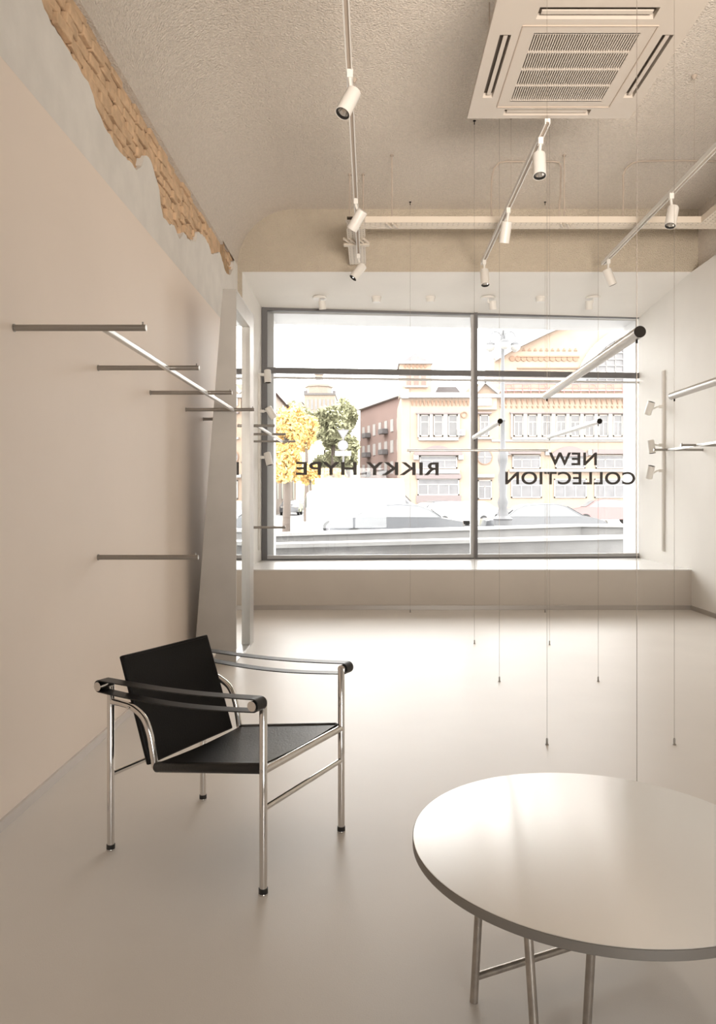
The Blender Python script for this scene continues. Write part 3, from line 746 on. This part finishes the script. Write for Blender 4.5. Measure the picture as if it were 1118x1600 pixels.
# shallow arch above the middle shop window
mb = MB(); pts = []
for i in range(13):
    t = i/12; pts.append(P(862+56*t, 709-12*math.sin(math.pi*t)**.8, YF-.25))
mb.prism(pts + [P(918, 713, YF-.25), P(862, 713, YF-.25)], (0, .3, 0)); mb.build('arch', M['mauve'], mh, smooth=False)
for a_, b_ in ((800, 844), (867, 914), (930, 974)):
    window(mh, a_, b_, 711, 732, YF-.04, 2, 'shop')
    window(mh, a_-2, b_+2, 748, 778, YF-.04, 2, 'shop')
mb = MB(); R(mb, 796, 978, 733, 737, YF-.4, .45); R(mb, 741, 772, 741, 746, YF-.4, .45)
for a_ in (790, 852, 919, 979): R(mb, a_, a_+8, 703, 711, YF-.35, .4)
mb.build('stone_bands', M['trimw'], mh, smooth=False)
window(mh, 746, 768, 750, 780, YF-.04, 1, 'shop')
c = P(757, 714, YF-.1)
t_ = MB().lathe(c, (0, 1, 0), [(.56, 0), (.62, 0), (.62, .15), (.56, .15)], 28, caps=False).build('round_window', M['orange2'], mh)
MB().lathe(c + Vector((0, .02, 0)), (0, 1, 0), [(.001, 0), (.56, 0), (.56, .1), (.001, .1)], 28, caps=False).build('pane', M['shop'], t_)
MB().box((c.x-.03, c.y-.02, c.z-.55), (c.x+.03, c.y+.03, c.z+.55)).box((c.x-.55, c.y-.02, c.z-.03), (c.x+.55, c.y+.03, c.z+.03)).build('bars', M['trimw'], t_)
# low sloping roof with railing, then gable wall with the arched window behind
mb = MB(); a, b_ = P(770, 614, YF+.2), P(1180, 614, YF+.2); a2, b2 = P(778, 597, YF+7), P(1180, 597, YF+7)
mb.add([a, b_, b2, a2, a+Vector((0, 0, -.3)), b_+Vector((0, 0, -.3)), b2+Vector((0, 0, -1.5)), a2+Vector((0, 0, -1.5))], [(0,1,2,3),(4,5,6,7),(0,1,5,4),(1,2,6,5),(2,3,7,6),(3,0,4,7)])
mb.build('roof', M['roofgrey'], mh, smooth=False)
rl = MB(); x = 790.0
while x < 1050:
    a, b_ = P(x, 615, YF-.2), P(x, 600, YF-.2); rl.tube([a, b_], .035, 6); x += 13
for py in (600, 606, 611): rl.tube([P(787, py, YF-.2), P(1060, py, YF-.2)], .03, 6)
x = 795.0
while x < 1050:
    c = P(x, 606, YF-.2); rl.tube([c + Vector((math.cos(t)*.28, 0, math.sin(t)*.28)) for t in [k*math.pi/6 for k in range(13)]], .03, 5, caps=False); x += 26
rl.build('railing', M['signr'], mh)
YG = 68.0
mb = MB(); g = [(772, 640), (772, 562), (800, 545), (850, 521), (884, 506), (905, 498), (960, 470), (1090, 470), (1180, 520), (1180, 640)]
mb.prism([P(a, b_, YG) for a, b_ in g], (0, 6, 0)); mb.build('gable_wall', M['orange'], mh, smooth=False)
mb = MB()
for (a, b_) in zip(g[1:7], g[2:8]): mb.bar(P(*a, YG-.3), P(*b_, YG-.3), .9, .35)
mb.build('gable_coping', M['trimw'], mh, smooth=False)
cg = P(1002, 612, YG-.1); ro, ri = 104*YG/F, 90*YG/F; arc = [math.pi*k/32 for k in range(33)]
mb = MB(); mb.prism([cg + Vector((ro*math.cos(t), -.25, ro*math.sin(t))) for t in arc] + [cg + Vector((ri*math.cos(t), -.25, ri*math.sin(t))) for t in arc[::-1]], (0, .4, 0)); mb.build('arch_trim', M['trimw'], mh, smooth=False)
mb = MB(); mb.prism([cg + Vector((ri*math.cos(t), -.05, ri*math.sin(t))) for t in arc], (0, .1, 0)); aw = mb.build('arched_window', M['shop'], mh, smooth=False)
mb = MB()
for k in range(-6, 7):
    xx = k*ri/6.5; hh = math.sqrt(ri*ri-xx*xx); mb.bar(cg + Vector((xx, -.12, 0)), cg + Vector((xx, -.12, hh)), .07, .07)
for k in range(1, 9):
    zz = k*ri/9; hh = math.sqrt(ri*ri-zz*zz); mb.bar(cg + Vector((-hh, -.12, zz)), cg + Vector((hh, -.12, zz)), .07, .07)
mb.bar(cg + Vector((-ri*.28, -.14, 0)), cg + Vector((-ri*.28, -.14, ri*.95)), .5, .1)
mb.build('glazing_bars', M['trimw'], aw, smooth=False)
mb = MB(); x = 800.0
while x < 905:
    q = P(x, 548, YG-.1); mb.prism([q + Vector((-.15, 0, 0)), q + Vector((.15, 0, 0)), q + Vector((0, 0, .25))], (0, .15, 0))
    q = P(x, 560, YG-.1); mb.lathe(q, (0, 1, 0), [(.001, 0), (.26, 0), (.26, .15), (.001, .15)], 10, caps=False); x += 9
R(mb, 808, 905, 556, 558, YG-.15, .2); R(mb, 808, 905, 574, 576, YG-.15, .2)
mb.build('gable_frieze', M['orange2'], mh, smooth=False)
# small peaked bay over the narrow window
mb = MB(); mb.prism([P(741, 640, YF-.3), P(741, 611, YF-.3), P(757, 597, YF-.3), P(776, 611, YF-.3), P(776, 640, YF-.3)], (0, 1.2, 0)); mb.build('peaked_bay', M['orange'], mh, smooth=False)
mb = MB(); mb.bar(P(741.5, 614, YF-.5), P(757, 596, YF-.5), .5, .25).bar(P(757, 596, YF-.5), P(779, 614, YF-.5), .5, .25); R(mb, 746, 768, 620, 634, YF-.4, .15); mb.build('peak_trim', M['trimw'], mh, smooth=False)
# --- left wing with tower
lw = thing('corner_building', 'orange brick corner building with a square tower, behind the mirrored lettering', 'building', base_of(680, YF))
YL = YF-1
mb = MB(); R(mb, 627, 736.5, 616, PB, YL, 10); mb.build('wall', M['orange'], lw, smooth=False)
mb = MB(); R(mb, 625, 737, 613, 621, YL-.5, .7); R(mb, 627, 638, 608, 622, YL-.6, .9); R(mb, 654, 716, 683, 688, YL-.3, .4)
for a_, b_ in ((652, 655), (671, 676), (692.5, 699), (715, 718)): R(mb, a_, b_, 646, 683, YL-.2, .3)
for a_ in (646, 716): R(mb, a_, a_+8, 710, 718, YL-.35, .4)
R(mb, 650, 718, 733, 740, YL-.3, .4); mb.build('stone_trim', M['trimw'], lw, smooth=False)
mb = MB(); x = 644.0
while x < 732:
    q = P(x, 626, YL-.12); w2 = .1; mb.prism([(q.x-w2, YL-.12, q.z), (q.x+w2, YL-.12, q.z), (q.x, YL-.12, q.z-.42)], (0, .14, 0)); x += 6.2
c = P(725, 648, YL-.1); mb.lathe(c, (0, 1, 0), [(.2, 0), (.26, 0), (.26, .15), (.2, .15)], 20, caps=False)
mb.build('frieze', M['orange2'], lw, smooth=False)
for a_, b_ in ((655.5, 670.5), (677, 692), (699.5, 714.6)): window(lw, a_, b_, 648, 682, YL-.02, 0)
mb = MB(); R(mb, 650, 718, 644, 646.5, YL-.3, .35); R(mb, 647, 722, 706, 711, YL-.4, .5); pts = [P(655+56*i/12, 707-11*math.sin(math.pi*i/12)**.8, YL-.2) for i in range(13)]; mb.prism(pts + [P(711, 709, YL-.2), P(655, 709, YL-.2)], (0, .3, 0)); R(mb, 650, 720, 741, 748, YL-.3, .4); R(mb, 650, 720, 774, 786, YL-.1, .2)
mb.build('lintel', M['mauve'], lw, smooth=False)
window(lw, 655, 714, 712, 732, YL-.04, 2, 'shop'); window(lw, 652, 717, 748, 774, YL-.04, 3, 'shop')
mb = MB(); c = P(720, 676, YL-.2); mb.box((c.x-.3, c.y-.2, c.z-.25), (c.x+.3, c.y+.2, c.z+.25)); u = mb.build('wall_fan_unit', M['signw'], lw, bevel=.02)
MB().lathe(c + Vector((-.05, -.2, 0)), (0, -1, 0), [(.001, 0), (.16, 0), (.16, .02), (.001, .02)], 16, caps=False).build('fan', M['signg'], u)
YT = YL+2
mb = MB(); R(mb, 624, 674, 566, 618, YT, 2.6); tw = mb.build('tower', M['orange'], lw, smooth=False)
for a_, b_ in ((635, 642), (646, 654), (658, 665)):
    mb = MB(); R(mb, a_, b_, 586, 602, YT-.05, .1); mb.build('tower_window', M['redbrick'], tw, smooth=False)
mb = MB(); R(mb, 632, 668, 602, 605, YT-.3, .3); R(mb, 622, 676, 564, 568, YT-.3, 3.2); R(mb, 623, 629, 558, 566, YT-.2, .5); R(mb, 670, 676, 558, 566, YT-.2, .5); mb.build('tower_trim', M['trimw'], tw, smooth=False)
mb = MB()
for k in range(6):
    q = P(633+6.2*k, 572, YT-.08); mb.prism([q + Vector((-.13, 0, 0)), q + Vector((0, 0, .2)), q + Vector((.13, 0, 0)), q + Vector((0, 0, -.2))], (0, .1, 0))
mb.build('tower_frieze', M['orange2'], tw, smooth=False)
mb = MB(); a, b_ = P(628, 565, YT), P(671, 565, YT); ap = P(650, 552, YT); m_ = (a+b_)/2
mb.add([a, b_, b_+Vector((0, 2.6, 0)), a+Vector((0, 2.6, 0)), Vector((m_.x, YT+1.3, ap.z+.3))], [(0,1,4),(1,2,4),(2,3,4),(3,0,4),(0,1,2,3)])
mb.tube([(m_.x, YT+1.3, ap.z+.2), (m_.x, YT+1.3, ap.z+.6)], .05, 6)
mb.build('tower_roof', M['roofgrey'], tw, smooth=False)
mb = MB(); mb.prism([P(680, 616, YL+4), P(684, 604, YL+4), P(712, 604, YL+4), P(722, 616, YL+4)], (0, 4, 0)); mb.build('roof', M['roofgrey'], lw, smooth=False)
# --- red brick apartment block
YR = 80.0
rb = thing('apartment_building', 'red brick apartment block with small balconies, left of the orange corner building', 'building', base_of(595, YR))
xa, xb = P(562, 640, YR+6), P(626, 640, YR-6); dirv = Vector((xb.x-xa.x, -12, 0)); Lr = dirv.length; dirv.normalize(); back_ = Vector((dirv.y, -dirv.x, 0))*-1
if back_.y < 0: back_ = -back_
zt_ = P(0, 640, YR).z + .6
o_ = Vector((xa.x, YR+6, ZG))
mb = MB(); mb.prism([o_, o_+dirv*Lr, o_+dirv*Lr+back_*9, o_+back_*9], (0, 0, zt_-ZG)); mb.build('wall', M['redbrick'], rb, smooth=False)
mb = MB(); e = -back_*.4; mb.prism([o_+e+Vector((0,0,zt_-ZG)), o_+e+dirv*Lr+Vector((0,0,zt_-ZG)), o_+dirv*Lr+back_*9+Vector((0,0,zt_-ZG)), o_+back_*9+Vector((0,0,zt_-ZG))], (0, 0, .5)); mb.build('cornice', M['trimw'], rb, smooth=False)
for r_ in range(4):
    for k in range(7):
        c = o_ + dirv*(1.0 + k*(Lr-2)/6) - back_*.06 + Vector((0, 0, 2.0+r_*2.15))
        mb = MB(); mb.prism([c, c+dirv*.75, c+dirv*.75+Vector((0,0,1.25)), c+Vector((0,0,1.25))], back_*.1); w_ = mb.build('window', M['trimw'], rb, smooth=False)
        if k in (1, 4):
            mb = MB(); mb.prism([c-dirv*.3+Vector((0,0,-.1)), c+dirv*1.05+Vector((0,0,-.1)), c+dirv*1.05-back_*.6+Vector((0,0,-.1)), c-dirv*.3-back_*.6+Vector((0,0,-.1))], (0, 0, .5)); mb.build('balcony', M['roofgrey'], rb, smooth=False)
# --- hill tower house and other distant houses
YH = 150.0
hs = thing('hill_house', 'pale house with a stepped octagonal turret high on the hill', 'building', (P(500, 640, YH).x, YH, 14.0))
mb = MB(); R(mb, 475, 523, 616, 690, YH, 10); mb.build('wall', M['palehouse'], hs, smooth=False)
mb = MB(); c = P(498, 640, YH+4); mb.lathe((c.x, YH+4, P(0, 640, YH).z), (0, 0, 1), [(2.7, 0), (2.7, 5.0), (3.0, 5.0), (3.0, 5.4), (.8, 6.6), (.8, 7.6), (1.1, 7.6), (.001, 8.6)], 8, caps=False); mb.build('turret', M['palehouse'], hs, smooth=False)
for k in range(7):
    mb = MB(); R(mb, 479+6.3*k, 482.5+6.3*k, 624, 640, YH-.1, .2); mb.build('window', M['shop'], hs, smooth=False)
mb = MB(); R(mb, 474, 524, 614, 617, YH-.3, 10.5); R(mb, 474, 479, 610, 616, YH, 1); R(mb, 519, 524, 610, 616, YH, 1); mb.build('cornice', M['roofgrey'], hs, smooth=False)
def roofhouse(px0, px1, py0, py1, py2, Y, label, wm_, rm_):
    t = thing('house', label, 'building', (P((px0+px1)/2, py2, Y).x, Y, P(0, py2, Y).z))
    mb = MB(); R(mb, px0, px1, py1, py2, Y, 8); mb.build('wall', M[wm_], t, smooth=False)
    a, b_ = P(px0-2, py1, Y), P(px1+2, py1, Y); zz = P(0, py0, Y).z
    mb = MB(); mb.add([a, b_, b_+Vector((0, 8, 0)), a+Vector((0, 8, 0)), Vector((a.x+2, Y+4, zz)), Vector((b_.x-2, Y+4, zz))], [(0,1,5,4),(2,3,4,5),(1,2,5),(3,0,4),(0,1,2,3)]); mb.build('roof', M[rm_], t, smooth=False)
    n = max(2, int((px1-px0)/9))
    for k in range(n):
        x = px0+3+(px1-px0-6)*k/(n-1); mb = MB(); R(mb, x-1.5, x+1.5, py1+4, py1+11, Y-.1, .2); mb.build('window', M['shop'], t, smooth=False)
roofhouse(564, 602, 620, 632, 700, 130, 'distant house with a dark hipped roof above the red brick block', 'palehouse', 'roofgrey')
roofhouse(604, 634, 626, 636, 700, 135, 'distant house with a low grey roof beside the orange tower', 'palehouse', 'roofgrey')
roofhouse(449, 471, 620, 628, 690, 170, 'distant pale house left of the hill turret house', 'palehouse', 'roofgrey')
# --- street side house at left
ls = thing('street_house', 'pale townhouse with a pink sloping roof at the far left of the window', 'building', (-13, 85, ZG))
mb = MB(); mb.box((-17, 60, ZG), (-9.3, 92, 11.4)); mb.build('wall', M['palehouse'], ls, smooth=False)
mb = MB(); mb.add([(-9.0, 59.6, 11.3), (-9.0, 92.4, 11.3), (-13, 92.4, 15.0), (-13, 59.6, 15.0), (-17.3, 59.6, 11.3), (-17.3, 92.4, 11.3)], [(0,1,2,3),(3,2,5,4),(0,3,4),(1,5,2),(0,4,5,1)]); mb.build('roof', M['roofpink'], ls, smooth=False)
mb = MB(); mb.box((-10.4, 70, 12), (-9.5, 71.2, 14.5)); mb.build('chimney', M['palehouse'], ls, smooth=False)
for r_ in range(3):
    for k in range(8):
        y = 62+k*3.7; mb = MB(); mb.box((-9.32, y, 1.2+r_*3.4), (-9.25, y+1.1, 3.2+r_*3.4)); mb.build('window', M['shop'], ls, smooth=False)

# --- hill
hl = MB()
def hillf(i, j):
    x = -60 + 90*i; y = 95 + 110*j; z = ZG + 17*math.exp(-((x+14)/26)**2)*min(1, j*1.6) + .4*math.sin(x*.7)*math.cos(y*.4)*min(1, j*4)
    return Vector((x, y, z))
hl.grid(hillf, 40, 30); struct('ground_hill', hl, M['leafg'])
# --- trees
def tree(cx, cy, rx, rz, Y, leafmat, label, n, leaf, trunk_r, group=None, blobs=9):
    c = P(cx, cy, Y); rxw, rzw = rx*Y/F, rz*Y/F
    gz = ZG if Y < 95 else max(ZG, c.z-rzw-2)
    t = thing('tree', label, 'tree', (c.x, Y, gz), group)
    MB().tube([(c.x, Y, gz), (c.x+.05, Y, (gz+c.z)/2), (c.x, Y, c.z+rzw*.3)], trunk_r, 10, radii=[trunk_r*1.3, trunk_r, trunk_r*.4]).build('trunk', M['bark'], t)
    br = MB()
    bl = []
    for k in range(blobs):
        a = random.uniform(0, 2*math.pi); h = random.uniform(-.75, .75); rr = math.sqrt(1-h*h)*random.uniform(.3, .75)
        bl.append((Vector((c.x+rxw*rr*math.cos(a), Y+rxw*rr*math.sin(a)*.8, c.z+rzw*h*.8)), random.uniform(.3, .5)))
        br.tube([(c.x, Y, c.z-rzw*.6), bl[-1][0]], trunk_r*.3, 6, radii=[trunk_r*.4, trunk_r*.1])
    br.build('branches', M['bark'], t)
    vs = []; fs = []
    for k in range(n):
        b_, s = random.choice(bl); d = Vector((random.gauss(0, 1), random.gauss(0, 1), random.gauss(0, 1))).normalized()*random.uniform(.45, 1)**.6
        p = b_ + Vector((d.x*rxw*s, d.y*rxw*s, d.z*rzw*s))
        u = Vector((random.gauss(0, 1), random.gauss(0, 1), random.gauss(0, 1))).normalized(); v = u.cross(Vector((random.gauss(0, 1), random.gauss(0, 1), random.gauss(0, 1)))).normalized()
        l = leaf*random.uniform(.6, 1.3); i = len(vs); vs += [p-u*l, p+v*l*.5, p+u*l, p-v*l*.5]; fs.append((i, i+1, i+2, i+3))
    mb = MB(); mb.add(vs, fs); mb.build('crown', M[leafmat], t, smooth=False, recalc=False)
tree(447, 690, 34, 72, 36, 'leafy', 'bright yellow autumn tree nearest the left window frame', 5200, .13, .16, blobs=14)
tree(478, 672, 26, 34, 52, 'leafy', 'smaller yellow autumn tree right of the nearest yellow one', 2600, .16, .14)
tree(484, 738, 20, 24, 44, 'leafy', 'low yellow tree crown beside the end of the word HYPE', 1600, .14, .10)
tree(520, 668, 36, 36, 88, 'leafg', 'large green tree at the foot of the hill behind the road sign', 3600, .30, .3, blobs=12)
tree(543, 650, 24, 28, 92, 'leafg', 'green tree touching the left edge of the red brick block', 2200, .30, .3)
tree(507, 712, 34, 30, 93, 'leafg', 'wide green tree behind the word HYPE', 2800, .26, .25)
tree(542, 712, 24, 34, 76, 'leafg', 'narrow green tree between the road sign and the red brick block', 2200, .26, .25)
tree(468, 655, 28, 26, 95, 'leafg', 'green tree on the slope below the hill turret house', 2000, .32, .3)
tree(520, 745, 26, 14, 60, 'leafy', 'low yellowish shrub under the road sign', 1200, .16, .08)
# --- road signs
sg = thing('road_sign', 'pole with a give way triangle, a round sign and a plate', 'road sign', (P(536, 700, 38).x, 38, ZG))
c = P(536, 700, 38); MB().cyl((c.x, 38.05, ZG), (c.x, 38.05, P(0, 670, 38).z), .045).build('pole', M['signg'], sg)
q = [P(526.5, 671.5, 38), P(545.5, 671.5, 38), P(536, 687.5, 38)]; MB().prism(q, (0, .02, 0)).build('triangle_sign', M['signg'], sg)
q = [P(529.5, 673.5, 37.99), P(542.5, 673.5, 37.99), P(536, 684, 37.99)]; MB().prism(q, (0, .01, 0)).build('triangle_face', M['signw'], sg)
MB().lathe(P(535.5, 696, 38), (0, 1, 0), [(.001, 0), (.27, 0), (.27, .02), (.001, .02)], 32, caps=False).build('round_sign', M['signg'], sg)
MB().lathe(P(535.5, 696, 37.985), (0, 1, 0), [(.001, 0), (.24, 0), (.24, .01), (.001, .01)], 32, caps=False).build('round_face', M['signw'], sg)
mb = MB(); R(mb, 523, 548.5, 704.5, 712.5, 38, .02); mb.build('plate', M['signw'], sg)
# --- ornate street lamp
def lamp(px, Y, ytop, label):
    x = P(px, 700, Y).x; zt_ = P(0, ytop, Y).z
    t = thing('street_lamp', label, 'street lamp', (x, Y, ZG))
    MB().lathe((x, Y, ZG), (0, 0, 1), [(.001, 0), (.42, 0), (.42, .25), (.30, .30), (.30, .9), (.34, .95), (.2, 1.05), (.14, 1.3), (.19, 1.5), (.12, 1.7), (.16, 2.4), (.1, 2.6), (.17, 2.9), (.17, 3.1), (.09, 3.3), (.07, 4.2), (.10, 4.25), (.06, 4.35), (.055, zt_-ZG-.45), (.11, zt_-ZG-.4), (.09, zt_-ZG-.25), (.02, zt_-ZG), (.001, zt_-ZG)], 20, caps=False).build('post', M['iron'], t)
    for sgn, dy in ((-1, 0), (1, 0), (0, -1)):
        pts = bez([Vector((x, Y, zt_-.35)), Vector((x+sgn*.12, Y+dy*.12, zt_-.12)), Vector((x+sgn*.30, Y+dy*.3, zt_-.08)), Vector((x+sgn*.42, Y+dy*.42, zt_-.22)), Vector((x+sgn*.42, Y+dy*.42, zt_-.42))], 5)
        a_ = MB().tube(pts, .022, 8).tube(bez([Vector((x, Y, zt_-.6)), Vector((x+sgn*.2, Y+dy*.2, zt_-.42)), Vector((x+sgn*.32, Y+dy*.32, zt_-.25))], 4), .015, 6).build('arm', M['iron'], t)
        MB().lathe((x+sgn*.42, Y+dy*.42, zt_-.42), (0, 0, -1), [(.03, -.02), (.16, .04), (.17, .10), (.17, .12)], 18).build('shade', M['iron'], a_)
        MB().lathe((x+sgn*.42, Y+dy*.42, zt_-.53), (0, 0, -1), [(.165, 0), (.175, .06), (.13, .16), (.05, .22), (.001, .225)], 18, caps=False).build('globe', M['globe'], a_)
    return t
lamp(785, 25, 515, 'tall ornate street lamp with three globes right of the window mullion')
# --- granite parapets in front of the window
g1 = MB(); a, b_ = Vector((-4, 12.0, ZG)), Vector((9, 17.2, ZG)); d = (b_-a).normalized(); nrm = Vector((-d.y, d.x, 0))
g1.prism([a, b_, b_+nrm*.4, a+nrm*.4], (0, 0, .78)); pw = thing('granite_parapet', 'front low granite wall with a pale cap running under the street view', 'low wall', (2, 14.5, ZG))
g1.build('wall', M['granite'], pw, smooth=False)
cp = MB(); e = nrm*.06; u = Vector((0, 0, .78)); cp.prism([a-e+u, b_-e+u, b_+nrm*.46+u, a+nrm*.46+u], (0, 0, .07)); cp.build('cap', M['granitecap'], pw, smooth=False)
g2 = MB(); pw = thing('granite_parapet', 'rear low granite wall, the darker one with a corner at the right window pane', 'low wall', (2, 20, ZG))
a, b_, c_ = Vector((-3.5, 15.6, ZG)), Vector((6.2, 22, ZG)), Vector((10.5, 20.2, ZG)); k = Vector((0, .4, 0)); u = Vector((0, 0, .80))
g2.prism([a, b_, b_+k, a+k], u).prism([b_, c_, c_+k, b_+k], u).build('wall', M['granite'], pw, smooth=False)
cp = MB(); e = Vector((0, -.08, 0)); k = Vector((0, .5, 0)); cp.prism([a+e+u, b_+e+u, b_+k+u, a+k+u], (0, 0, .07)).prism([b_+e+u, c_+e+u, c_+k+u, b_+k+u], (0, 0, .07)); cp.build('cap', M['granitecap'], pw, smooth=False)
# --- vehicles
def car(x, y, rz, paint, label, L=4.4, Wd=1.78, Hh=1.46, kind='car'):
    t = thing('car' if kind == 'car' else 'van', label, kind, (x, y, ZG), 'cars on the street' if kind == 'car' else None)
    Mx = Matrix.Translation((x, y, ZG)) @ Matrix.Rotation(rz, 4, 'Z')
    def pt(u, v, z): return Mx @ Vector((u*L, v*Wd/2, z*Hh))
    if kind == 'car':
        prof = [(-.5,.22),(-.5,.42),(-.49,.58),(-.40,.63),(-.335,.66),(-.25,.86),(-.17,.965),(-.02,1.),(.10,.985),(.17,.93),(.30,.69),(.40,.64),(.475,.56),(.5,.42),(.5,.22)]
        gl = [(-.315,.67),(-.235,.85),(-.165,.935),(-.02,.965),(.10,.95),(.155,.90),(.27,.68)]
        wf = (-.32, .31)
    else:
        prof = [(-.5,.14),(-.5,.55),(-.495,.93),(-.47,.985),(-.2,1.),(.2,1.),(.28,.97),(.36,.74),(.46,.60),(.495,.50),(.5,.14)]
        gl = [(.10,.62),(.10,.90),(.27,.92),(.345,.72),(.345,.62)]
        wf = (-.30, .33)
    def nar(z): return 1.0 if z < .62 else 1.0 - .22*(z-.62)/.38 if kind == 'car' else 1.0-.06*(z-.62)/.38
    mb = MB(); n = len(prof); vs = []
    for s in (-1, -.86, .86, 1):
        for (u, z) in prof:
            ins = 1 if abs(s) < 1 else 0
            vs.append(pt(u*(1 if ins else .985), s*nar(z), z*(1 if ins or z < .5 else .985)))
    fs = [tuple(range(n))[::-1], tuple(3*n+i for i in range(n))]
    for r_ in range(3):
        for i in range(n): fs.append((r_*n+i, r_*n+(i+1) % n, (r_+1)*n+(i+1) % n, (r_+1)*n+i))
    mb.add(vs, fs); mb.build('body', M[paint], t, smooth=True)
    for s in (-1, 1):
        mb = MB(); q = [pt(u, s*nar(z)*1.0, z) for u, z in gl]; off = (Mx.to_3x3() @ Vector((0, s*.012, 0)))
        mb.prism(q, off); mb.build('side_window', M['carglass'], t, smooth=False)
        for u in wf:
            c = pt(u, s*.93, .215); ax_ = Mx.to_3x3() @ Vector((0, s, 0)); r_ = .215*Hh if kind == 'car' else .33
            c.z = ZG + r_
            wl = MB().lathe(c, ax_, [(.001, -.12), (r_, -.12), (r_, .075), (r_-.03, .085), (.001, .085)], 24, caps=False).build('wheel', M['tyre'], t)
            MB().lathe(c, ax_, [(.001, .09), (r_*.62, .09), (r_*.62, .095), (.001, .10)], 10, caps=False).build('rim', M['signg'], wl)
    for sgn, nm in ((1, 'windscreen'), (-1, 'rear_window')):
        (u0, z0), (u1, z1) = ((.295,.70),(.175,.925)) if sgn > 0 else ((-.33,.675),(-.255,.85))
        if kind != 'car': (u0, z0), (u1, z1) = ((.368,.74),(.288,.955)) if sgn > 0 else ((-.503,.6),(-.500,.85))
        q = [pt(u0+.004*sgn, -nar(z0)*.86, z0), pt(u0+.004*sgn, nar(z0)*.86, z0), pt(u1+.004*sgn, nar(z1)*.84, z1), pt(u1+.004*sgn, -nar(z1)*.84, z1)]
        mb = MB().prism(q, Mx.to_3x3() @ Vector((.012*sgn, 0, .008))); mb.build(nm, M['carglass'], t, smooth=False)
    for s in (-.7, .7):
        mb = MB(); q = [pt(.492, s-.18, .50), pt(.492, s+.18, .50), pt(.487, s+.18, .58), pt(.487, s-.18, .58)]; mb.prism(q, Mx.to_3x3() @ Vector((.03, 0, 0))); mb.build('headlight', M['globe'], t, smooth=False)
    return t
def sx(px, Y): return (px-CX)*Y/F
car(sx(572, 34), 34, 0.03, 'carwhite', 'white van driving past behind the lower left window pane', L=5.4, Wd=1.95, Hh=2.0, kind='van')
car(sx(618, 26.5), 26.5, math.pi, 'carsilver', 'silver car passing just behind the granite wall in the left pane', L=4.7)
car(sx(845, 27.5), 27.5, 0.02, 'cargrey', 'grey car passing behind the granite wall in the right pane', L=4.5)
car(sx(945, 46), 46, math.pi-.05, 'carred', 'red car parked in front of the orange building at right', L=4.5, Hh=1.6)
car(sx(712, 44), 44, .5, 'carwhite', 'white car parked at an angle beside the window mullion')
car(sx(738, 49), 49, .45, 'carwhite', 'second white car beyond the angled one, right of the window mullion')
car(sx(683, 50), 50, .55, 'carsilver', 'silver car at the left end of the cars parked before the corner building')
car(sx(455, 72), 72, -math.pi/2, 'cargrey', 'dark car standing at the far left of the street under the yellow tree')
car(sx(478, 83), 83, -math.pi/2, 'carwhite', 'white car right of the dark car at the far left')
car(sx(492, 70), 70, -math.pi/2, 'carsilver', 'silver car third in the far left row, beside the van')
